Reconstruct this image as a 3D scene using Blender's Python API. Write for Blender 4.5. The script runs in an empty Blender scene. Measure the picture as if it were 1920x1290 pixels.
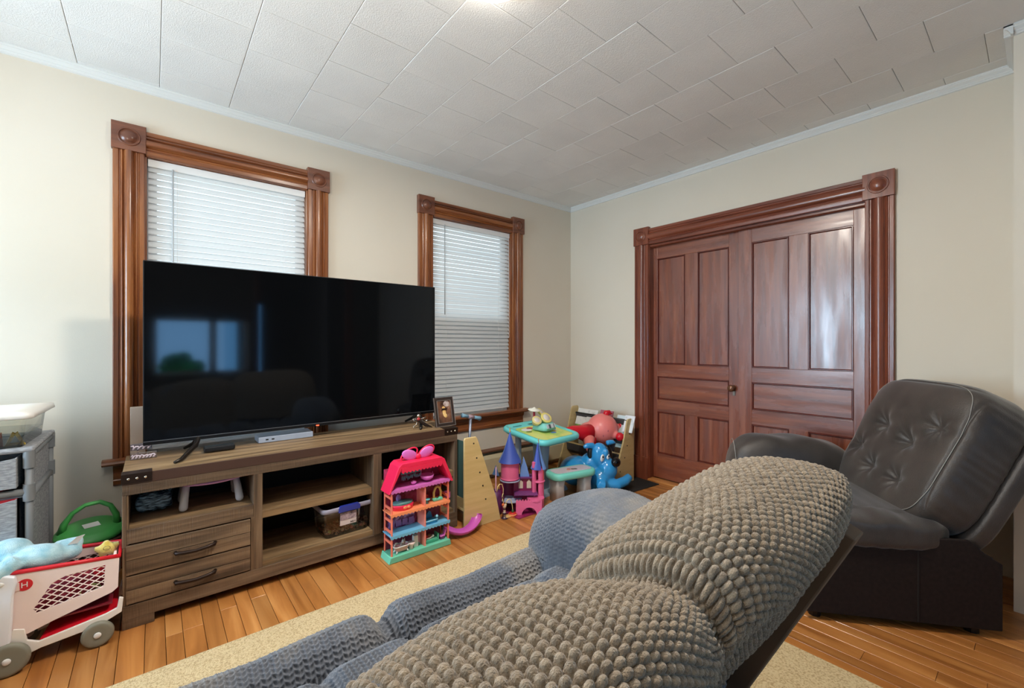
import bpy, math, random
import numpy as np
from mathutils import Vector, Matrix
random.seed(7); rng = np.random.default_rng(7)
sc = bpy.context.scene; col = sc.collection
PI = math.pi

# ---------------------------------------------------------------- camera
HC = 1.22
cd = bpy.data.cameras.new('camera'); cam = bpy.data.objects.new('camera', cd); col.objects.link(cam)
cam.location = (0, 0, HC); cam.rotation_euler = (PI/2, 0, -math.radians(90-50.45))
cd.sensor_width = 36; cd.lens = 815/1920*36; cd.clip_start = 0.02
sc.camera = cam
# ---------------------------------------------------------------- world and light
sc.view_settings.view_transform = 'Standard'; sc.view_settings.look = 'None'
sc.view_settings.gamma = 1; sc.view_settings.use_curve_mapping = False
sc.view_settings.exposure = 0.18
w = bpy.data.worlds.new('sky'); sc.world = w; w.use_nodes = True
wn = w.node_tree.nodes; wl = w.node_tree.links
bg = wn['Background']; bg.inputs[1].default_value = 1.9
tcw = wn.new('ShaderNodeTexCoord'); sep = wn.new('ShaderNodeSeparateXYZ'); rmp = wn.new('ShaderNodeValToRGB')
wl.new(tcw.outputs['Generated'], sep.inputs[0]); wl.new(sep.outputs[2], rmp.inputs[0]); wl.new(rmp.outputs[0], bg.inputs[0])
rmp.color_ramp.elements[0].position = 0.0; rmp.color_ramp.elements[0].color = (0.90, 0.95, 1.0, 1)
rmp.color_ramp.elements[1].position = 0.7; rmp.color_ramp.elements[1].color = (0.60, 0.78, 1.0, 1)
def area(name, loc, rot, sx, sy, power, color):
    l = bpy.data.lights.new(name, 'AREA'); l.shape = 'RECTANGLE'; l.size = sx; l.size_y = sy; l.energy = power; l.color = color
    o = bpy.data.objects.new(name, l); col.objects.link(o); o.location = loc; o.rotation_euler = rot; return o
# daylight through the windows behind and left of the camera
area('daylight_left_window', (-2.52, 2.2, 1.45), (0, -PI/2, 0), 1.7, 1.4, 170, (0.58, 0.78, 1.0))
area('daylight_rear_window', (0.53, -2.45, 1.25), (PI/2, 0, 0), 1.6, 1.2, 46, (0.20, 0.56, 1.0))
# unseen fill lamp added left of the camera, facing up to brighten the ceiling
area('ceiling_fill', (-0.85, 0.75, 1.45), (PI, 0, 0), 0.4, 0.4, 50, (1.0, 0.96, 0.90))
pl = bpy.data.lights.new('ceiling_bulb', 'AREA'); pl.shape = 'DISK'; pl.size = .26; pl.energy = 42; pl.color = (1.0, 0.93, 0.82)
plo = bpy.data.objects.new('ceiling_bulb', pl); col.objects.link(plo); plo.location = (1.03, 1.30, 2.575)

XB = 3.45; YA = 3.19; H = 2.67; XL = -2.4; YB = -1.8

# ---------------------------------------------------------------- materials
def C(r, g, b):
    f = lambda v: (v/255/12.92) if v/255 <= 0.04045 else ((v/255+0.055)/1.055)**2.4
    return (f(r), f(g), f(b), 1)
def pm(name, c1, c2=None, scale=(8,8,8), nscale=1.0, rough=.5, bump=0, bscale=None, spec=.5, metal=0, coat=0, detail=4, rand=0, trans=0,
       alpha=1, emit=None, estr=0, contrast=(.3,.7), sheen=0, spectint=None, bstretch=None, c3=None, dist=0.0):
    m = bpy.data.materials.new(name); m.use_nodes = True; N = m.node_tree.nodes; L = m.node_tree.links
    b = N['Principled BSDF']
    b.inputs['Roughness'].default_value = rough; b.inputs['Specular IOR Level'].default_value = spec
    b.inputs['Metallic'].default_value = metal; b.inputs['Coat Weight'].default_value = coat; b.inputs['Coat Roughness'].default_value = .15
    b.inputs['Transmission Weight'].default_value = trans; b.inputs['Alpha'].default_value = alpha
    b.inputs['Sheen Weight'].default_value = sheen
    if spectint: b.inputs['Specular Tint'].default_value = spectint
    b.inputs['Base Color'].default_value = c1
    if emit: b.inputs['Emission Color'].default_value = emit; b.inputs['Emission Strength'].default_value = estr
    tc = N.new('ShaderNodeTexCoord'); src = tc.outputs['Object']
    oi = N.new('ShaderNodeObjectInfo')
    if rand:
        add = N.new('ShaderNodeVectorMath'); add.operation = 'MULTIPLY_ADD'
        L.new(oi.outputs['Random'], add.inputs[0]); add.inputs[1].default_value = (17, 31, 23); L.new(src, add.inputs[2]); src = add.outputs[0]
    outc = None
    if c2:
        mp = N.new('ShaderNodeMapping'); mp.inputs['Scale'].default_value = scale; L.new(src, mp.inputs[0])
        nz = N.new('ShaderNodeTexNoise'); nz.inputs['Scale'].default_value = nscale; nz.inputs['Detail'].default_value = detail
        nz.inputs['Distortion'].default_value = dist
        L.new(mp.outputs[0], nz.inputs['Vector'])
        rp = N.new('ShaderNodeValToRGB'); L.new(nz.outputs['Fac'], rp.inputs[0])
        rp.color_ramp.elements[0].position = contrast[0]; rp.color_ramp.elements[1].position = contrast[1]
        rp.color_ramp.elements[0].color = c1; rp.color_ramp.elements[1].color = c2
        if c3:
            e = rp.color_ramp.elements.new((contrast[0]+contrast[1])/2); e.color = c3
        outc = rp.outputs[0]
    if rand:
        hs = N.new('ShaderNodeHueSaturation'); mr = N.new('ShaderNodeMapRange')
        mr.inputs['To Min'].default_value = 1-rand; mr.inputs['To Max'].default_value = 1+rand
        L.new(oi.outputs['Random'], mr.inputs[0]); L.new(mr.outputs[0], hs.inputs['Value'])
        if outc: L.new(outc, hs.inputs['Color'])
        else: hs.inputs['Color'].default_value = c1
        outc = hs.outputs[0]
    if outc: L.new(outc, b.inputs['Base Color'])
    if bump:
        n2 = N.new('ShaderNodeTexNoise'); n2.inputs['Scale'].default_value = bscale or 60; n2.inputs['Detail'].default_value = 3
        mp2 = N.new('ShaderNodeMapping'); mp2.inputs['Scale'].default_value = bstretch or (1,1,1); L.new(src, mp2.inputs[0])
        L.new(mp2.outputs[0], n2.inputs['Vector'])
        bp = N.new('ShaderNodeBump'); bp.inputs['Strength'].default_value = bump; bp.inputs['Distance'].default_value = .004
        L.new(n2.outputs['Fac'], bp.inputs['Height']); L.new(bp.outputs[0], b.inputs['Normal'])
    return m
def plast(name, rgb, rough=.32, **k): return pm(name, C(*rgb), rough=rough, **k)

M = {}
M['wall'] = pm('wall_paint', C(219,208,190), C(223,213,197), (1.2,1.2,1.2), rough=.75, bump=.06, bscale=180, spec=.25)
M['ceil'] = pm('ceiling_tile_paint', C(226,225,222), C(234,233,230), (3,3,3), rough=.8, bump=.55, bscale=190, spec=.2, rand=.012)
M['rearwall'] = pm('rear_wall_darkened', C(96,90,80), rough=.8)  # wall colour darkened so the room behind the camera reflects less light
M['ceilback'] = pm('ceiling_gap', C(120,120,118), rough=.9)
M['crown'] = pm('crown_paint', C(222,222,218), rough=.5)
def wood_v(name, c1, c2, axis, rough=.35, coat=.3, c3=None, bump=.15, rand=0, contrast=(.3,.7), dist=.6, s=26):
    st = [s, s, s]; st[axis] = 1.6
    bs = [1.0, 1.0, 1.0]; bs[axis] = .05
    return pm(name, c1, c2, tuple(st), rough=rough, coat=coat, c3=c3, bump=bump, bscale=150, bstretch=tuple(bs), rand=rand, contrast=contrast, dist=dist, detail=6)
for ax, s in ((0,'x'), (2,'z')):
    M['casing_'+s] = wood_v('varnished_casing_'+s, C(96,50,26), C(164,102,56), ax, rough=.28, coat=.35, c3=C(134,76,40))
    M['casingd_'+s] = wood_v('mahogany_casing_'+s, C(96,44,30), C(146,80,56), ax, rough=.30, coat=.35)
M['casingd_y'] = wood_v('mahogany_casing_y', C(96,44,30), C(146,80,56), 1, rough=.30, coat=.35)
M['block'] = wood_v('casing_block_wood', C(90,48,32), C(132,78,52), 0, rough=.35)
M['door_z'] = wood_v('pocket_door_wood_z', C(104,48,27), C(150,82,50), 2, rough=.30, coat=.45, c3=C(127,63,37))
M['door_y'] = wood_v('pocket_door_wood_y', C(104,48,27), C(150,82,50), 1, rough=.30, coat=.45, c3=C(127,63,37))
M['doormould'] = wood_v('door_moulding_wood', C(78,26,16), C(104,40,24), 2, rough=.35)
M['floor'] = pm('maple_board', C(140,84,38), C(198,138,78), (14,1.3,6), rough=.32, c3=C(174,112,56), rand=.16, bump=.08, bscale=120, bstretch=(1,.05,1), contrast=(.28,.72), dist=.8, detail=6, coat=.2)
M['subfloor'] = pm('subfloor', C(50,26,12), rough=.9)
M['rug'] = pm('rug_tan', C(172,144,100), C(214,192,148), (150,150,150), rough=.95, bump=1.0, bscale=260, c3=C(205,180,136), contrast=(.35,.65), sheen=.2, spec=.1)
M['stand'] = pm('weathered_wood', C(56,42,32), C(138,113,88), (2.2,30,34), rough=.6, c3=C(104,82,62), bump=.8, bscale=170, bstretch=(1.2,1,.07), rand=.2, contrast=(.28,.75), detail=8, dist=.4)
M['standtop'] = pm('weathered_wood_top', C(96,76,52), C(164,136,100), (2.2,24,24), rough=.5, c3=C(132,106,76), bump=.25, bscale=90, bstretch=(.15,1,1), contrast=(.3,.7), detail=8, dist=.4)
M['standv'] = pm('weathered_wood_v', C(58,44,34), C(138,113,88), (34,30,2.2), rough=.6, c3=C(104,82,62), bump=.35, bscale=90, bstretch=(1,1,.15), rand=.10, contrast=(.28,.75), detail=8, dist=.4)
M['standshade'] = pm('stand_back_panel', C(15,12,11), rough=.8)  # near-black colour puts the shade of the deep compartments into the panel
M['darkmetal'] = pm('dark_bronze', C(48,34,28), rough=.4, metal=.6)
M['stud'] = pm('stud_metal', C(205,195,180), rough=.25, metal=1)
M['black'] = plast('black_plastic', (16,16,18), .35)
M['blackgloss'] = plast('gloss_black', (10,10,12), .12)
M['screen'] = pm('tv_screen', C(7,8,10), rough=.06, spec=.55, spectint=(.55,.62,.72,1))
M['bezel'] = pm('tv_bezel', C(20,20,22), rough=.3, metal=.3)
M['led'] = pm('led_red', C(255,60,40), emit=(1,.08,.03,1), estr=3)
M['silverblue'] = pm('pale_silver_plastic', C(170,182,202), rough=.35, metal=.2)
M['white'] = plast('white_plastic', (228,228,226), .4)
M['slat'] = None
def translucent(name, rgb, mix=.45, rough=.5):
    m = bpy.data.materials.new(name); m.use_nodes = True; N = m.node_tree.nodes; L = m.node_tree.links
    b = N['Principled BSDF']; b.inputs['Base Color'].default_value = C(*rgb); b.inputs['Roughness'].default_value = rough
    t = N.new('ShaderNodeBsdfTranslucent'); t.inputs[0].default_value = C(*rgb)
    mx = N.new('ShaderNodeMixShader'); mx.inputs[0].default_value = mix
    L.new(b.outputs[0], mx.inputs[1]); L.new(t.outputs[0], mx.inputs[2]); L.new(mx.outputs[0], N['Material Output'].inputs[0]); return m
M['slat'] = translucent('blind_vinyl', (232,234,234), .40)
def glass(name, rgb=(255,255,255), rough=0.02, thin=.88, tintspec=.5):
    # thin pane: mostly clear with a mirror part
    m = bpy.data.materials.new(name); m.use_nodes = True; N = m.node_tree.nodes; L = m.node_tree.links
    N.remove(N['Principled BSDF'])
    t = N.new('ShaderNodeBsdfTransparent'); t.inputs[0].default_value = C(*rgb)
    g = N.new('ShaderNodeBsdfGlossy'); g.inputs['Roughness'].default_value = rough
    fr = N.new('ShaderNodeFresnel'); fr.inputs[0].default_value = 1.45
    ad = N.new('ShaderNodeMath'); ad.operation = 'ADD'; ad.inputs[1].default_value = 1-thin-.04; ad.use_clamp = True
    L.new(fr.outputs[0], ad.inputs[0])
    mx = N.new('ShaderNodeMixShader'); L.new(ad.outputs[0], mx.inputs[0]); L.new(t.outputs[0], mx.inputs[1]); L.new(g.outputs[0], mx.inputs[2])
    L.new(mx.outputs[0], N['Material Output'].inputs[0]); return m
M['glass'] = glass('window_glass', (245,250,250), thin=.95)
M['screenmesh'] = glass('insect_screen', (130,135,140), rough=.6, thin=.9)
M['cleartub'] = glass('clear_tub_plastic', (244,244,238), rough=.12, thin=.90)
M['acrylic'] = glass('acrylic_clear', (225,222,235), rough=.05, thin=.74)
def haze_plastic(name, rgb, a, rough=.3):
    return pm(name, C(*rgb), rough=rough, alpha=a)
M['leather'] = pm('charcoal_leather', C(44,37,33), C(70,61,55), (5,5,5), rough=.41, spec=.45, bump=.35, bscale=260, contrast=(.3,.7), sheen=.25)
M['leatherdark'] = pm('charcoal_panel_fabric', C(36,28,26), C(44,35,32), (60,60,60), rough=.85, bump=.2, bscale=400, spec=.2)
M['thread'] = plast('pale_stitching', (150,145,138), .7)
M['knit'] = pm('chunky_knit', C(110,96,80), C(158,142,121), (70,70,70), rough=.95, bump=.9, bscale=420, spec=.1, sheen=.35, contrast=(.25,.75), detail=6)
M['weave'] = pm('woven_upholstery', C(70,73,80), C(126,122,118), (5,5,5), rough=.85, bump=.5, bscale=500, spec=.2, sheen=.35, contrast=(.3,.7), c3=C(92,97,107))  # blue-grey fabric; its blue tones also carry the window's sheen in the colour
M['framewood'] = pm('sofa_back_board', C(88,68,52), C(112,90,70), (4,4,4), rough=.8)
M['greyweave'] = pm('grey_linen_weave', C(126,128,132), C(172,173,176), (40,40,160), rough=.9, bump=.3, bscale=300, contrast=(.3,.7))
M['greyplast'] = plast('grey_connector', (122,124,126), .5)

for k_ in ('door_z','door_y'):
    b_ = M[k_].node_tree.nodes['Principled BSDF']; b_.inputs['Roughness'].default_value = .42; b_.inputs['Coat Weight'].default_value = .8; 
    nz_ = M[k_].node_tree.nodes.new('ShaderNodeTexNoise'); nz_.inputs['Scale'].default_value = 3; mp_ = M[k_].node_tree.nodes.new('ShaderNodeMapping'); tc_ = M[k_].node_tree.nodes.new('ShaderNodeTexCoord')
    mp_.inputs['Scale'].default_value = (6,6,.7) if k_ == 'door_z' else (6,.7,6); nz_.inputs['Detail'].default_value = 6
    mr_ = M[k_].node_tree.nodes.new('ShaderNodeMapRange'); mr_.inputs['From Min'].default_value = .3; mr_.inputs['From Max'].default_value = .7; mr_.inputs['To Min'].default_value = .15; mr_.inputs['To Max'].default_value = .40; b_.inputs['Coat IOR'].default_value = 1.62
    L_ = M[k_].node_tree.links; L_.new(tc_.outputs['Object'], mp_.inputs[0]); L_.new(mp_.outputs[0], nz_.inputs['Vector']); L_.new(nz_.outputs['Fac'], mr_.inputs[0]); L_.new(mr_.outputs[0], b_.inputs['Coat Roughness']); b_.inputs['Coat Weight'].default_value = 1
# ---------------------------------------------------------------- mesh builder
class MB:
    def __init__(s): s.v = []; s.f = []
    def add(s, vs, fs):
        n = len(s.v); s.v += [tuple(v) for v in vs]; s.f += [tuple(i+n for i in f) for f in fs]; return s
    def box(s, x0, x1, y0, y1, z0, z1, rz=0, c=None):
        vs = [(x, y, z) for z in (z0, z1) for y in (y0, y1) for x in (x0, x1)]
        if rz:
            cx, cy = c or ((x0+x1)/2, (y0+y1)/2); ca, sa = math.cos(rz), math.sin(rz)
            vs = [(cx+(x-cx)*ca-(y-cy)*sa, cy+(x-cx)*sa+(y-cy)*ca, z) for x, y, z in vs]
        return s.add(vs, [(0,2,3,1), (4,5,7,6), (0,1,5,4), (2,6,7,3), (0,4,6,2), (1,3,7,5)])
    def cb(s, x, y, z, dx, dy, dz, rz=0):
        return s.box(x-dx/2, x+dx/2, y-dy/2, y+dy/2, z, z+dz, rz)
    def prism(s, pts, O, A, B, L):
        O, A, B, L = map(Vector, (O, A, B, L)); n = len(pts)
        vs = [O+A*p[0]+B*p[1] for p in pts]; vs += [v+L for v in vs]
        fs = [(i, (i+1) % n, n+(i+1) % n, n+i) for i in range(n)] + [tuple(range(n))[::-1], tuple(range(n, 2*n))]
        return s.add(vs, fs)
    def rings(s, rs, cap0=True, cap1=True, closed=False):
        n = len(rs[0]); k = len(rs); vs = [v for r in rs for v in r]; fs = []
        for j in range(k if closed else k-1):
            a, b = j*n, ((j+1) % k)*n
            for i in range(n): fs.append((a+i, a+(i+1) % n, b+(i+1) % n, b+i))
        if cap0 and not closed: fs.append(tuple(range(n))[::-1])
        if cap1 and not closed: fs.append(tuple(range((k-1)*n, k*n)))
        return s.add(vs, fs)
    def tube(s, pts, r, n=8, closed=False):
        pts = [Vector(p) for p in pts]; k = len(pts); rs = []
        rr = r if hasattr(r, '__len__') else [r]*k
        up = None
        for i in range(k):
            if closed: t = pts[(i+1) % k]-pts[i-1]
            else: t = pts[min(i+1, k-1)]-pts[max(i-1, 0)]
            t.normalize()
            if up is None: up = Vector((0,0,1)) if abs(t.z) < .9 else Vector((1,0,0))
            a = t.cross(up); 
            if a.length < 1e-5: a = t.cross(Vector((1,0.1,0)))
            a.normalize(); b = a.cross(t).normalized(); up = b
            rs.append([pts[i]+(a*math.cos(2*PI*j/n)+b*math.sin(2*PI*j/n))*rr[i] for j in range(n)])
        return s.rings(rs, closed=closed)
    def cyl(s, p0, p1, r0, r1=None, n=16):
        return s.tube([p0, p1], [r0, r1 if r1 is not None else r0], n)
    def lathe(s, prof, O=(0,0,0), axis=(0,0,1), n=20):
        O = Vector(O); t = Vector(axis).normalized(); u = Vector((0,0,1)) if abs(t.z) < .9 else Vector((1,0,0))
        a = t.cross(u).normalized(); b = t.cross(a)
        return s.rings([[O+t*h+(a*math.cos(2*PI*j/n)+b*math.sin(2*PI*j/n))*max(r, 1e-4) for j in range(n)] for r, h in prof])
    def ell(s, c, r, n=16, m=10, R=None):
        rs = []
        for i in range(m+1):
            ph = -PI/2+PI*i/m; cr = max(math.cos(ph), 1e-3)
            ring = []
            for j in range(n):
                p = Vector((r[0]*cr*math.cos(2*PI*j/n), r[1]*cr*math.sin(2*PI*j/n), r[2]*math.sin(ph)))
                if R is not None: p = R @ p
                ring.append(p+Vector(c))
            rs.append(ring)
        return s.rings(rs)
    def build(s, name, mat, parent=None, bevel=0, smooth=False, seg=2, origin=None, auto=None, kind=None):
        me = bpy.data.meshes.new(name)
        vs = s.v
        if origin: vs = [(a-origin[0], b-origin[1], c-origin[2]) for a, b, c in vs]
        me.from_pydata(vs, [], s.f); me.update()
        return link(me, name, mat, parent, bevel, smooth, seg, auto, kind)
def link(me, name, mat, parent=None, bevel=0, smooth=False, seg=2, auto=None, kind=None):
    import bmesh
    bm = bmesh.new(); bm.from_mesh(me); bmesh.ops.recalc_face_normals(bm, faces=bm.faces); bm.to_mesh(me); bm.free()
    o = bpy.data.objects.new(name, me); col.objects.link(o)
    me.materials.append(mat)
    if smooth or auto: me.polygons.foreach_set('use_smooth', [True]*len(me.polygons))
    if auto: me.set_sharp_from_angle(angle=math.radians(auto))
    if bevel:
        b = o.modifiers.new('bevel', 'BEVEL'); b.width = bevel; b.segments = seg; b.limit_method = 'ANGLE'; b.angle_limit = .6
    if parent: o.parent = parent
    if kind: o['kind'] = kind
    return o
def T(name, label, cat, loc=(0,0,0), rz=0, group=None, rot=None):
    o = bpy.data.objects.new(name, None); o.empty_display_size = .05; col.objects.link(o); o.location = loc
    o.rotation_euler = rot or (0, 0, rz)
    o['label'] = label; o['category'] = cat
    if group: o['group'] = group
    return o
def tag(o, label, cat, group=None):
    o['label'] = label; o['category'] = cat
    if group: o['group'] = group
    return o
def struct(o): o['kind'] = 'structure'; return o
def text(s, name, mat, parent, loc, rot, size, ext=.0006):
    cu = bpy.data.curves.new(name, 'FONT'); cu.body = s; cu.size = size; cu.extrude = ext; cu.align_x = 'CENTER'; cu.align_y = 'CENTER'
    tmp = bpy.data.objects.new('t', cu); col.objects.link(tmp); dg_ = bpy.context.evaluated_depsgraph_get(); me = bpy.data.meshes.new_from_object(tmp.evaluated_get(dg_)); bpy.data.objects.remove(tmp)
    me.materials.clear(); me.materials.append(mat); o = bpy.data.objects.new(name, me); col.objects.link(o); o.parent = parent; o.location = loc; o.rotation_euler = rot; return o
def npmesh(name, V, F, mat, parent=None, smooth=True, uv=None):
    me = bpy.data.meshes.new(name)
    nf = len(F); me.vertices.add(len(V)); me.vertices.foreach_set('co', np.asarray(V, np.float32).ravel())
    me.loops.add(nf*4); me.loops.foreach_set('vertex_index', np.asarray(F, np.int32).ravel())
    me.polygons.add(nf); me.polygons.foreach_set('loop_start', np.arange(nf, dtype=np.int32)*4)
    me.update(calc_edges=True); me.validate()
    if smooth: me.polygons.foreach_set('use_smooth', np.ones(len(me.polygons), bool))
    o = bpy.data.objects.new(name, me); col.objects.link(o); me.materials.append(mat)
    if parent: o.parent = parent
    return o
def gridfaces(nu, nv, closed_v=False):
    i = np.arange(nu-1)[:, None]; j = np.arange(nv if closed_v else nv-1)[None, :]
    a = i*nv+j; b = (i+1)*nv+j; c = (i+1)*nv+(j+1) % nv; d = i*nv+(j+1) % nv
    return np.stack([a, b, c, d], -1).reshape(-1, 4)
def gnormals(P):
    du = np.gradient(P, axis=0); dv = np.gradient(P, axis=1); n = np.cross(du, dv); return n/np.maximum(np.linalg.norm(n, axis=2, keepdims=True), 1e-9)
def bobble(U, V, pu, pv, stag=True):
    r = np.floor(V/pv); u = U/pu+(0.5*(r % 2) if stag else 0)+.10*np.sin(V*40+U*23); c = np.floor(u)
    j = np.sin(r*12.9898+c*78.233)*43758.5453; j = j-np.floor(j); j2 = np.sin(r*39.34+c*11.13)*2375.5; j2 = j2-np.floor(j2)
    fx = (u-c-.5+(j-.5)*.10); fy = (V/pv-r-.5+(j2-.5)*.10)
    q = (fx*fx+fy*fy*.92)/(.235+.04*j)
    return np.sqrt(np.clip(1-q, 0, 1))*(.85+.3*j2)
def cushion(half, k=4.0, n=20, deform=None):
    """rounded closed block; returns vertices, quads"""
    t = np.linspace(-1, 1, n); A, B = np.meshgrid(t, t, indexing='ij'); one = np.ones_like(A); Vs = []; Fs = []; base = 0
    fc = gridfaces(n, n)
    for ax in range(3):
        for sg in (-1, 1):
            comp = [None]*3; comp[ax] = one*sg; comp[(ax+1) % 3] = A*sg; comp[(ax+2) % 3] = B
            Vs.append(np.stack(comp, -1).reshape(-1, 3)); Fs.append(fc+base); base += n*n
    V = np.concatenate(Vs); F = np.concatenate(Fs)
    key = np.round(V*1e4).astype(np.int64); _, idx, inv = np.unique(key, axis=0, return_index=True, return_inverse=True)
    V = V[idx]; F = inv.reshape(-1)[F]
    nr = (np.abs(V)**k).sum(1, keepdims=True)**(1/k); V = V/nr
    N = np.sign(V)*np.abs(V)**(k-1)/np.array(half); N /= np.linalg.norm(N, axis=1, keepdims=True)
    P = V*np.array(half)
    if deform: P = deform(P, N, V)
    return P, F
# ================================================================ SETTING
# floor
f = struct(MB().box(XL-.1, XB+.3, YB-.1, YA+.1, -.08, -.016).build('floor', M['subfloor']))
x = XL; k = 0
while x < XB+.12:
    wd = random.choice([.058, .066, .072, .078, .083])
    y = YB-random.random()*1.5
    while y < YA:
        ln = random.uniform(1.5, 3.2); y0 = max(y, YB); y1 = min(y+ln, YA)
        if y1-y0 > .02:
            cx, cy = x+wd/2, (y0+y1)/2
            hw, hl = wd/2-.0009, (y1-y0)/2-.0006; ch = .0010
            mb = MB(); mb.add([(-hw,-hl,-.016),(hw,-hl,-.016),(hw,hl,-.016),(-hw,hl,-.016),(-hw,-hl,-ch),(hw,-hl,-ch),(hw,hl,-ch),(-hw,hl,-ch),
                (-hw+ch,-hl+ch,0),(hw-ch,-hl+ch,0),(hw-ch,hl-ch,0),(-hw+ch,hl-ch,0)],
                [(3,2,1,0),(0,1,5,4),(1,2,6,5),(2,3,7,6),(3,0,4,7),(4,5,9,8),(5,6,10,9),(6,7,11,10),(7,4,8,11),(8,9,10,11)])
            b = mb.build('board', M['floor'], f); b.location = (cx, cy, random.uniform(-.0003, .0001))
        y += ln
    x += wd
# ceiling
cl = struct(MB().box(XL-.1, XB+.1, YB-.1, YA+.1, H+.012, H+.09).build('ceiling', M['ceilback']))
TS = .33; kx = -12
while 1.349+kx*TS < XB:
    xa, xb = 1.349+kx*TS, 1.349+(kx+1)*TS; off = 1.65 if kx % 2 == 0 else 1.481
    ky = -12
    while off+ky*TS < YA:
        ya, yb = off+ky*TS, off+(ky+1)*TS
        a0, a1, b0, b1 = max(xa, XL), min(xb, XB), max(ya, YB), min(yb, YA)
        if a1-a0 > .02 and b1-b0 > .02:
            g = .0009; c = .0022; hx, hy = (a1-a0)/2-g, (b1-b0)/2-g
            t = MB().add([(-hx,-hy,.011),(hx,-hy,.011),(hx,hy,.011),(-hx,hy,.011),(-hx,-hy,c*.6),(hx,-hy,c*.6),(hx,hy,c*.6),(-hx,hy,c*.6),
                (-hx+c,-hy+c,0),(hx-c,-hy+c,0),(hx-c,hy-c,0),(-hx+c,hy-c,0)],
                [(0,1,2,3),(0,4,5,1),(1,5,6,2),(2,6,7,3),(3,7,4,0),(4,8,9,5),(5,9,10,6),(6,10,11,7),(7,11,8,4),(8,11,10,9)]).build('tile', M['ceil'], cl)
            t.location = ((a0+a1)/2, (b0+b1)/2, H+random.uniform(-.0010, .0006)); t.rotation_euler = (random.gauss(0,.0016), random.gauss(0,.0022), 0)
        ky += 1
    kx += 1
# walls with openings
def wallbox(holes, a0, a1, place):
    mb = MB(); xs = sorted(holes); cur = a0
    for h in xs:
        place(mb, cur, h[0], 0, H+.06); place(mb, h[0], h[1], 0, h[2]); place(mb, h[0], h[1], h[3], H+.06); cur = h[1]
    place(mb, cur, a1, 0, H+.06); return mb
W1 = (-.174, .955); W2 = (1.64, 2.765)           # outer edges of the two window casings
CW = .145
def pA(mb, a, b, z0, z1):
    if z1 > z0 and b > a: mb.box(a, b, YA, YA+.14, z0, z1)
wA = struct(wallbox([(W1[0]+CW, W1[1]-CW, .58, 2.275), (W2[0]+CW, W2[1]-CW, .58, 2.275)], XL-.1, XB+.1, pA).build('wall_front', M['wall']))
DY0, DY1, DZ = .69, 2.235, 2.125
def pB(mb, a, b, z0, z1):
    if z1 > z0 and b > a: mb.box(XB, XB+.05, a, b, z0, z1)
wB = struct(wallbox([(DY0, DY1, 0, DZ)], YB, YA, pB).build('wall_right', M['wall']))
mb = MB(); mb.box(XB+.125, XB+.17, .3, 2.6, 0, 2.3); struct(mb.build('wall_beyond', M['wall']))
mb = MB(); mb.box(3.03, XB, YB, .072, 0, H+.06); struct(mb.build('wall_chimney', M['wall']))
def pL(mb, a, b, z0, z1):
    if z1 > z0 and b > a: mb.box(XL-.12, XL, a, b, z0, z1)
struct(wallbox([(1.55, 2.85, .7, 2.2)], YB, YA, pL).build('wall_left', M['wall']))
def pK(mb, a, b, z0, z1):
    if z1 > z0 and b > a: mb.box(a, b, YB-.12, YB, z0, z1)
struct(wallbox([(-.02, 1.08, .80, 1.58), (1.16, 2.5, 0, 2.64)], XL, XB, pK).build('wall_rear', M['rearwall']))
mb = MB(); mb.box(1.0, 1.1, -3.6, YB-.12, 0, 2.7); mb.box(2.7, 2.8, -3.6, YB-.12, 0, 2.7); mb.box(1, 2.8, -3.9, -3.8, 0, 2.7)
mb.box(1.0, 2.8, -3.8, YB-.12, 2.7, 2.8); mb.box(1.0, 2.8, -3.8, YB-.12, -.08, -.0)
struct(mb.build('wall_hall', pm('hall_dark_paint', C(120,112,104), rough=.9)))
mb = MB(); mb.box(2.43, 2.56, YB, YB+.03, 0, 2.62); mb.box(1.14, 1.20, YB, YB+.03, 0, 2.62)
struct(mb.build('trim_1', M['casingd_z'], bevel=.004))
# window behind the camera (seen mirrored in the screen) and at the left
def plain_window(name, fn):
    o = struct(fn(MB()).build(name, M['white'], bevel=.003)); return o
wf = MB()
for a, b, c, d in ((-.02,.04,.80,1.58), (1.02,1.08,.80,1.58), (.60,.69,.80,1.58)): wf.box(a, b, YB-.09, YB-.03, c, d)
wf.box(-.02, 1.08, YB-.09, YB-.03, .80, .85); wf.box(-.02, 1.08, YB-.09, YB-.03, 1.53, 1.58)
w3 = struct(wf.build('window_3', M['white'], bevel=.003)); MB().box(-.02, 1.08, YB-.065, YB-.06, .80, 1.58).build('pane', M['glass'], w3)
wf = MB()
for a, b, c, d in ((1.55,1.61,.7,2.2), (2.79,2.85,.7,2.2)): wf.box(XL-.09, XL-.03, a, b, c, d)
for z in (.7, 1.42, 2.14): wf.box(XL-.09, XL-.03, 1.55, 2.85, z, z+.06)
w4 = struct(wf.build('window_4', M['white'], bevel=.003)); MB().box(XL-.065, XL-.06, 1.55, 2.85, .7, 2.2).build('pane', M['glass'], w4)

mb = MB()
for i in range(26): mb.ell((.30+random.gauss(0,.13), -2.22+random.gauss(0,.05), .86+random.gauss(0,.10)), (.09,.06,.09), 8, 6)
sh = tag(mb.cyl((.3,-2.2,-.05),(.3,-2.2,.8),.03,n=8).build('shrub', pm('shrub_green', C(50,190,90), C(90,230,120), (20,20,20), rough=.8), smooth=True), 'green shrub outside the rear window', 'shrub')
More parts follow.
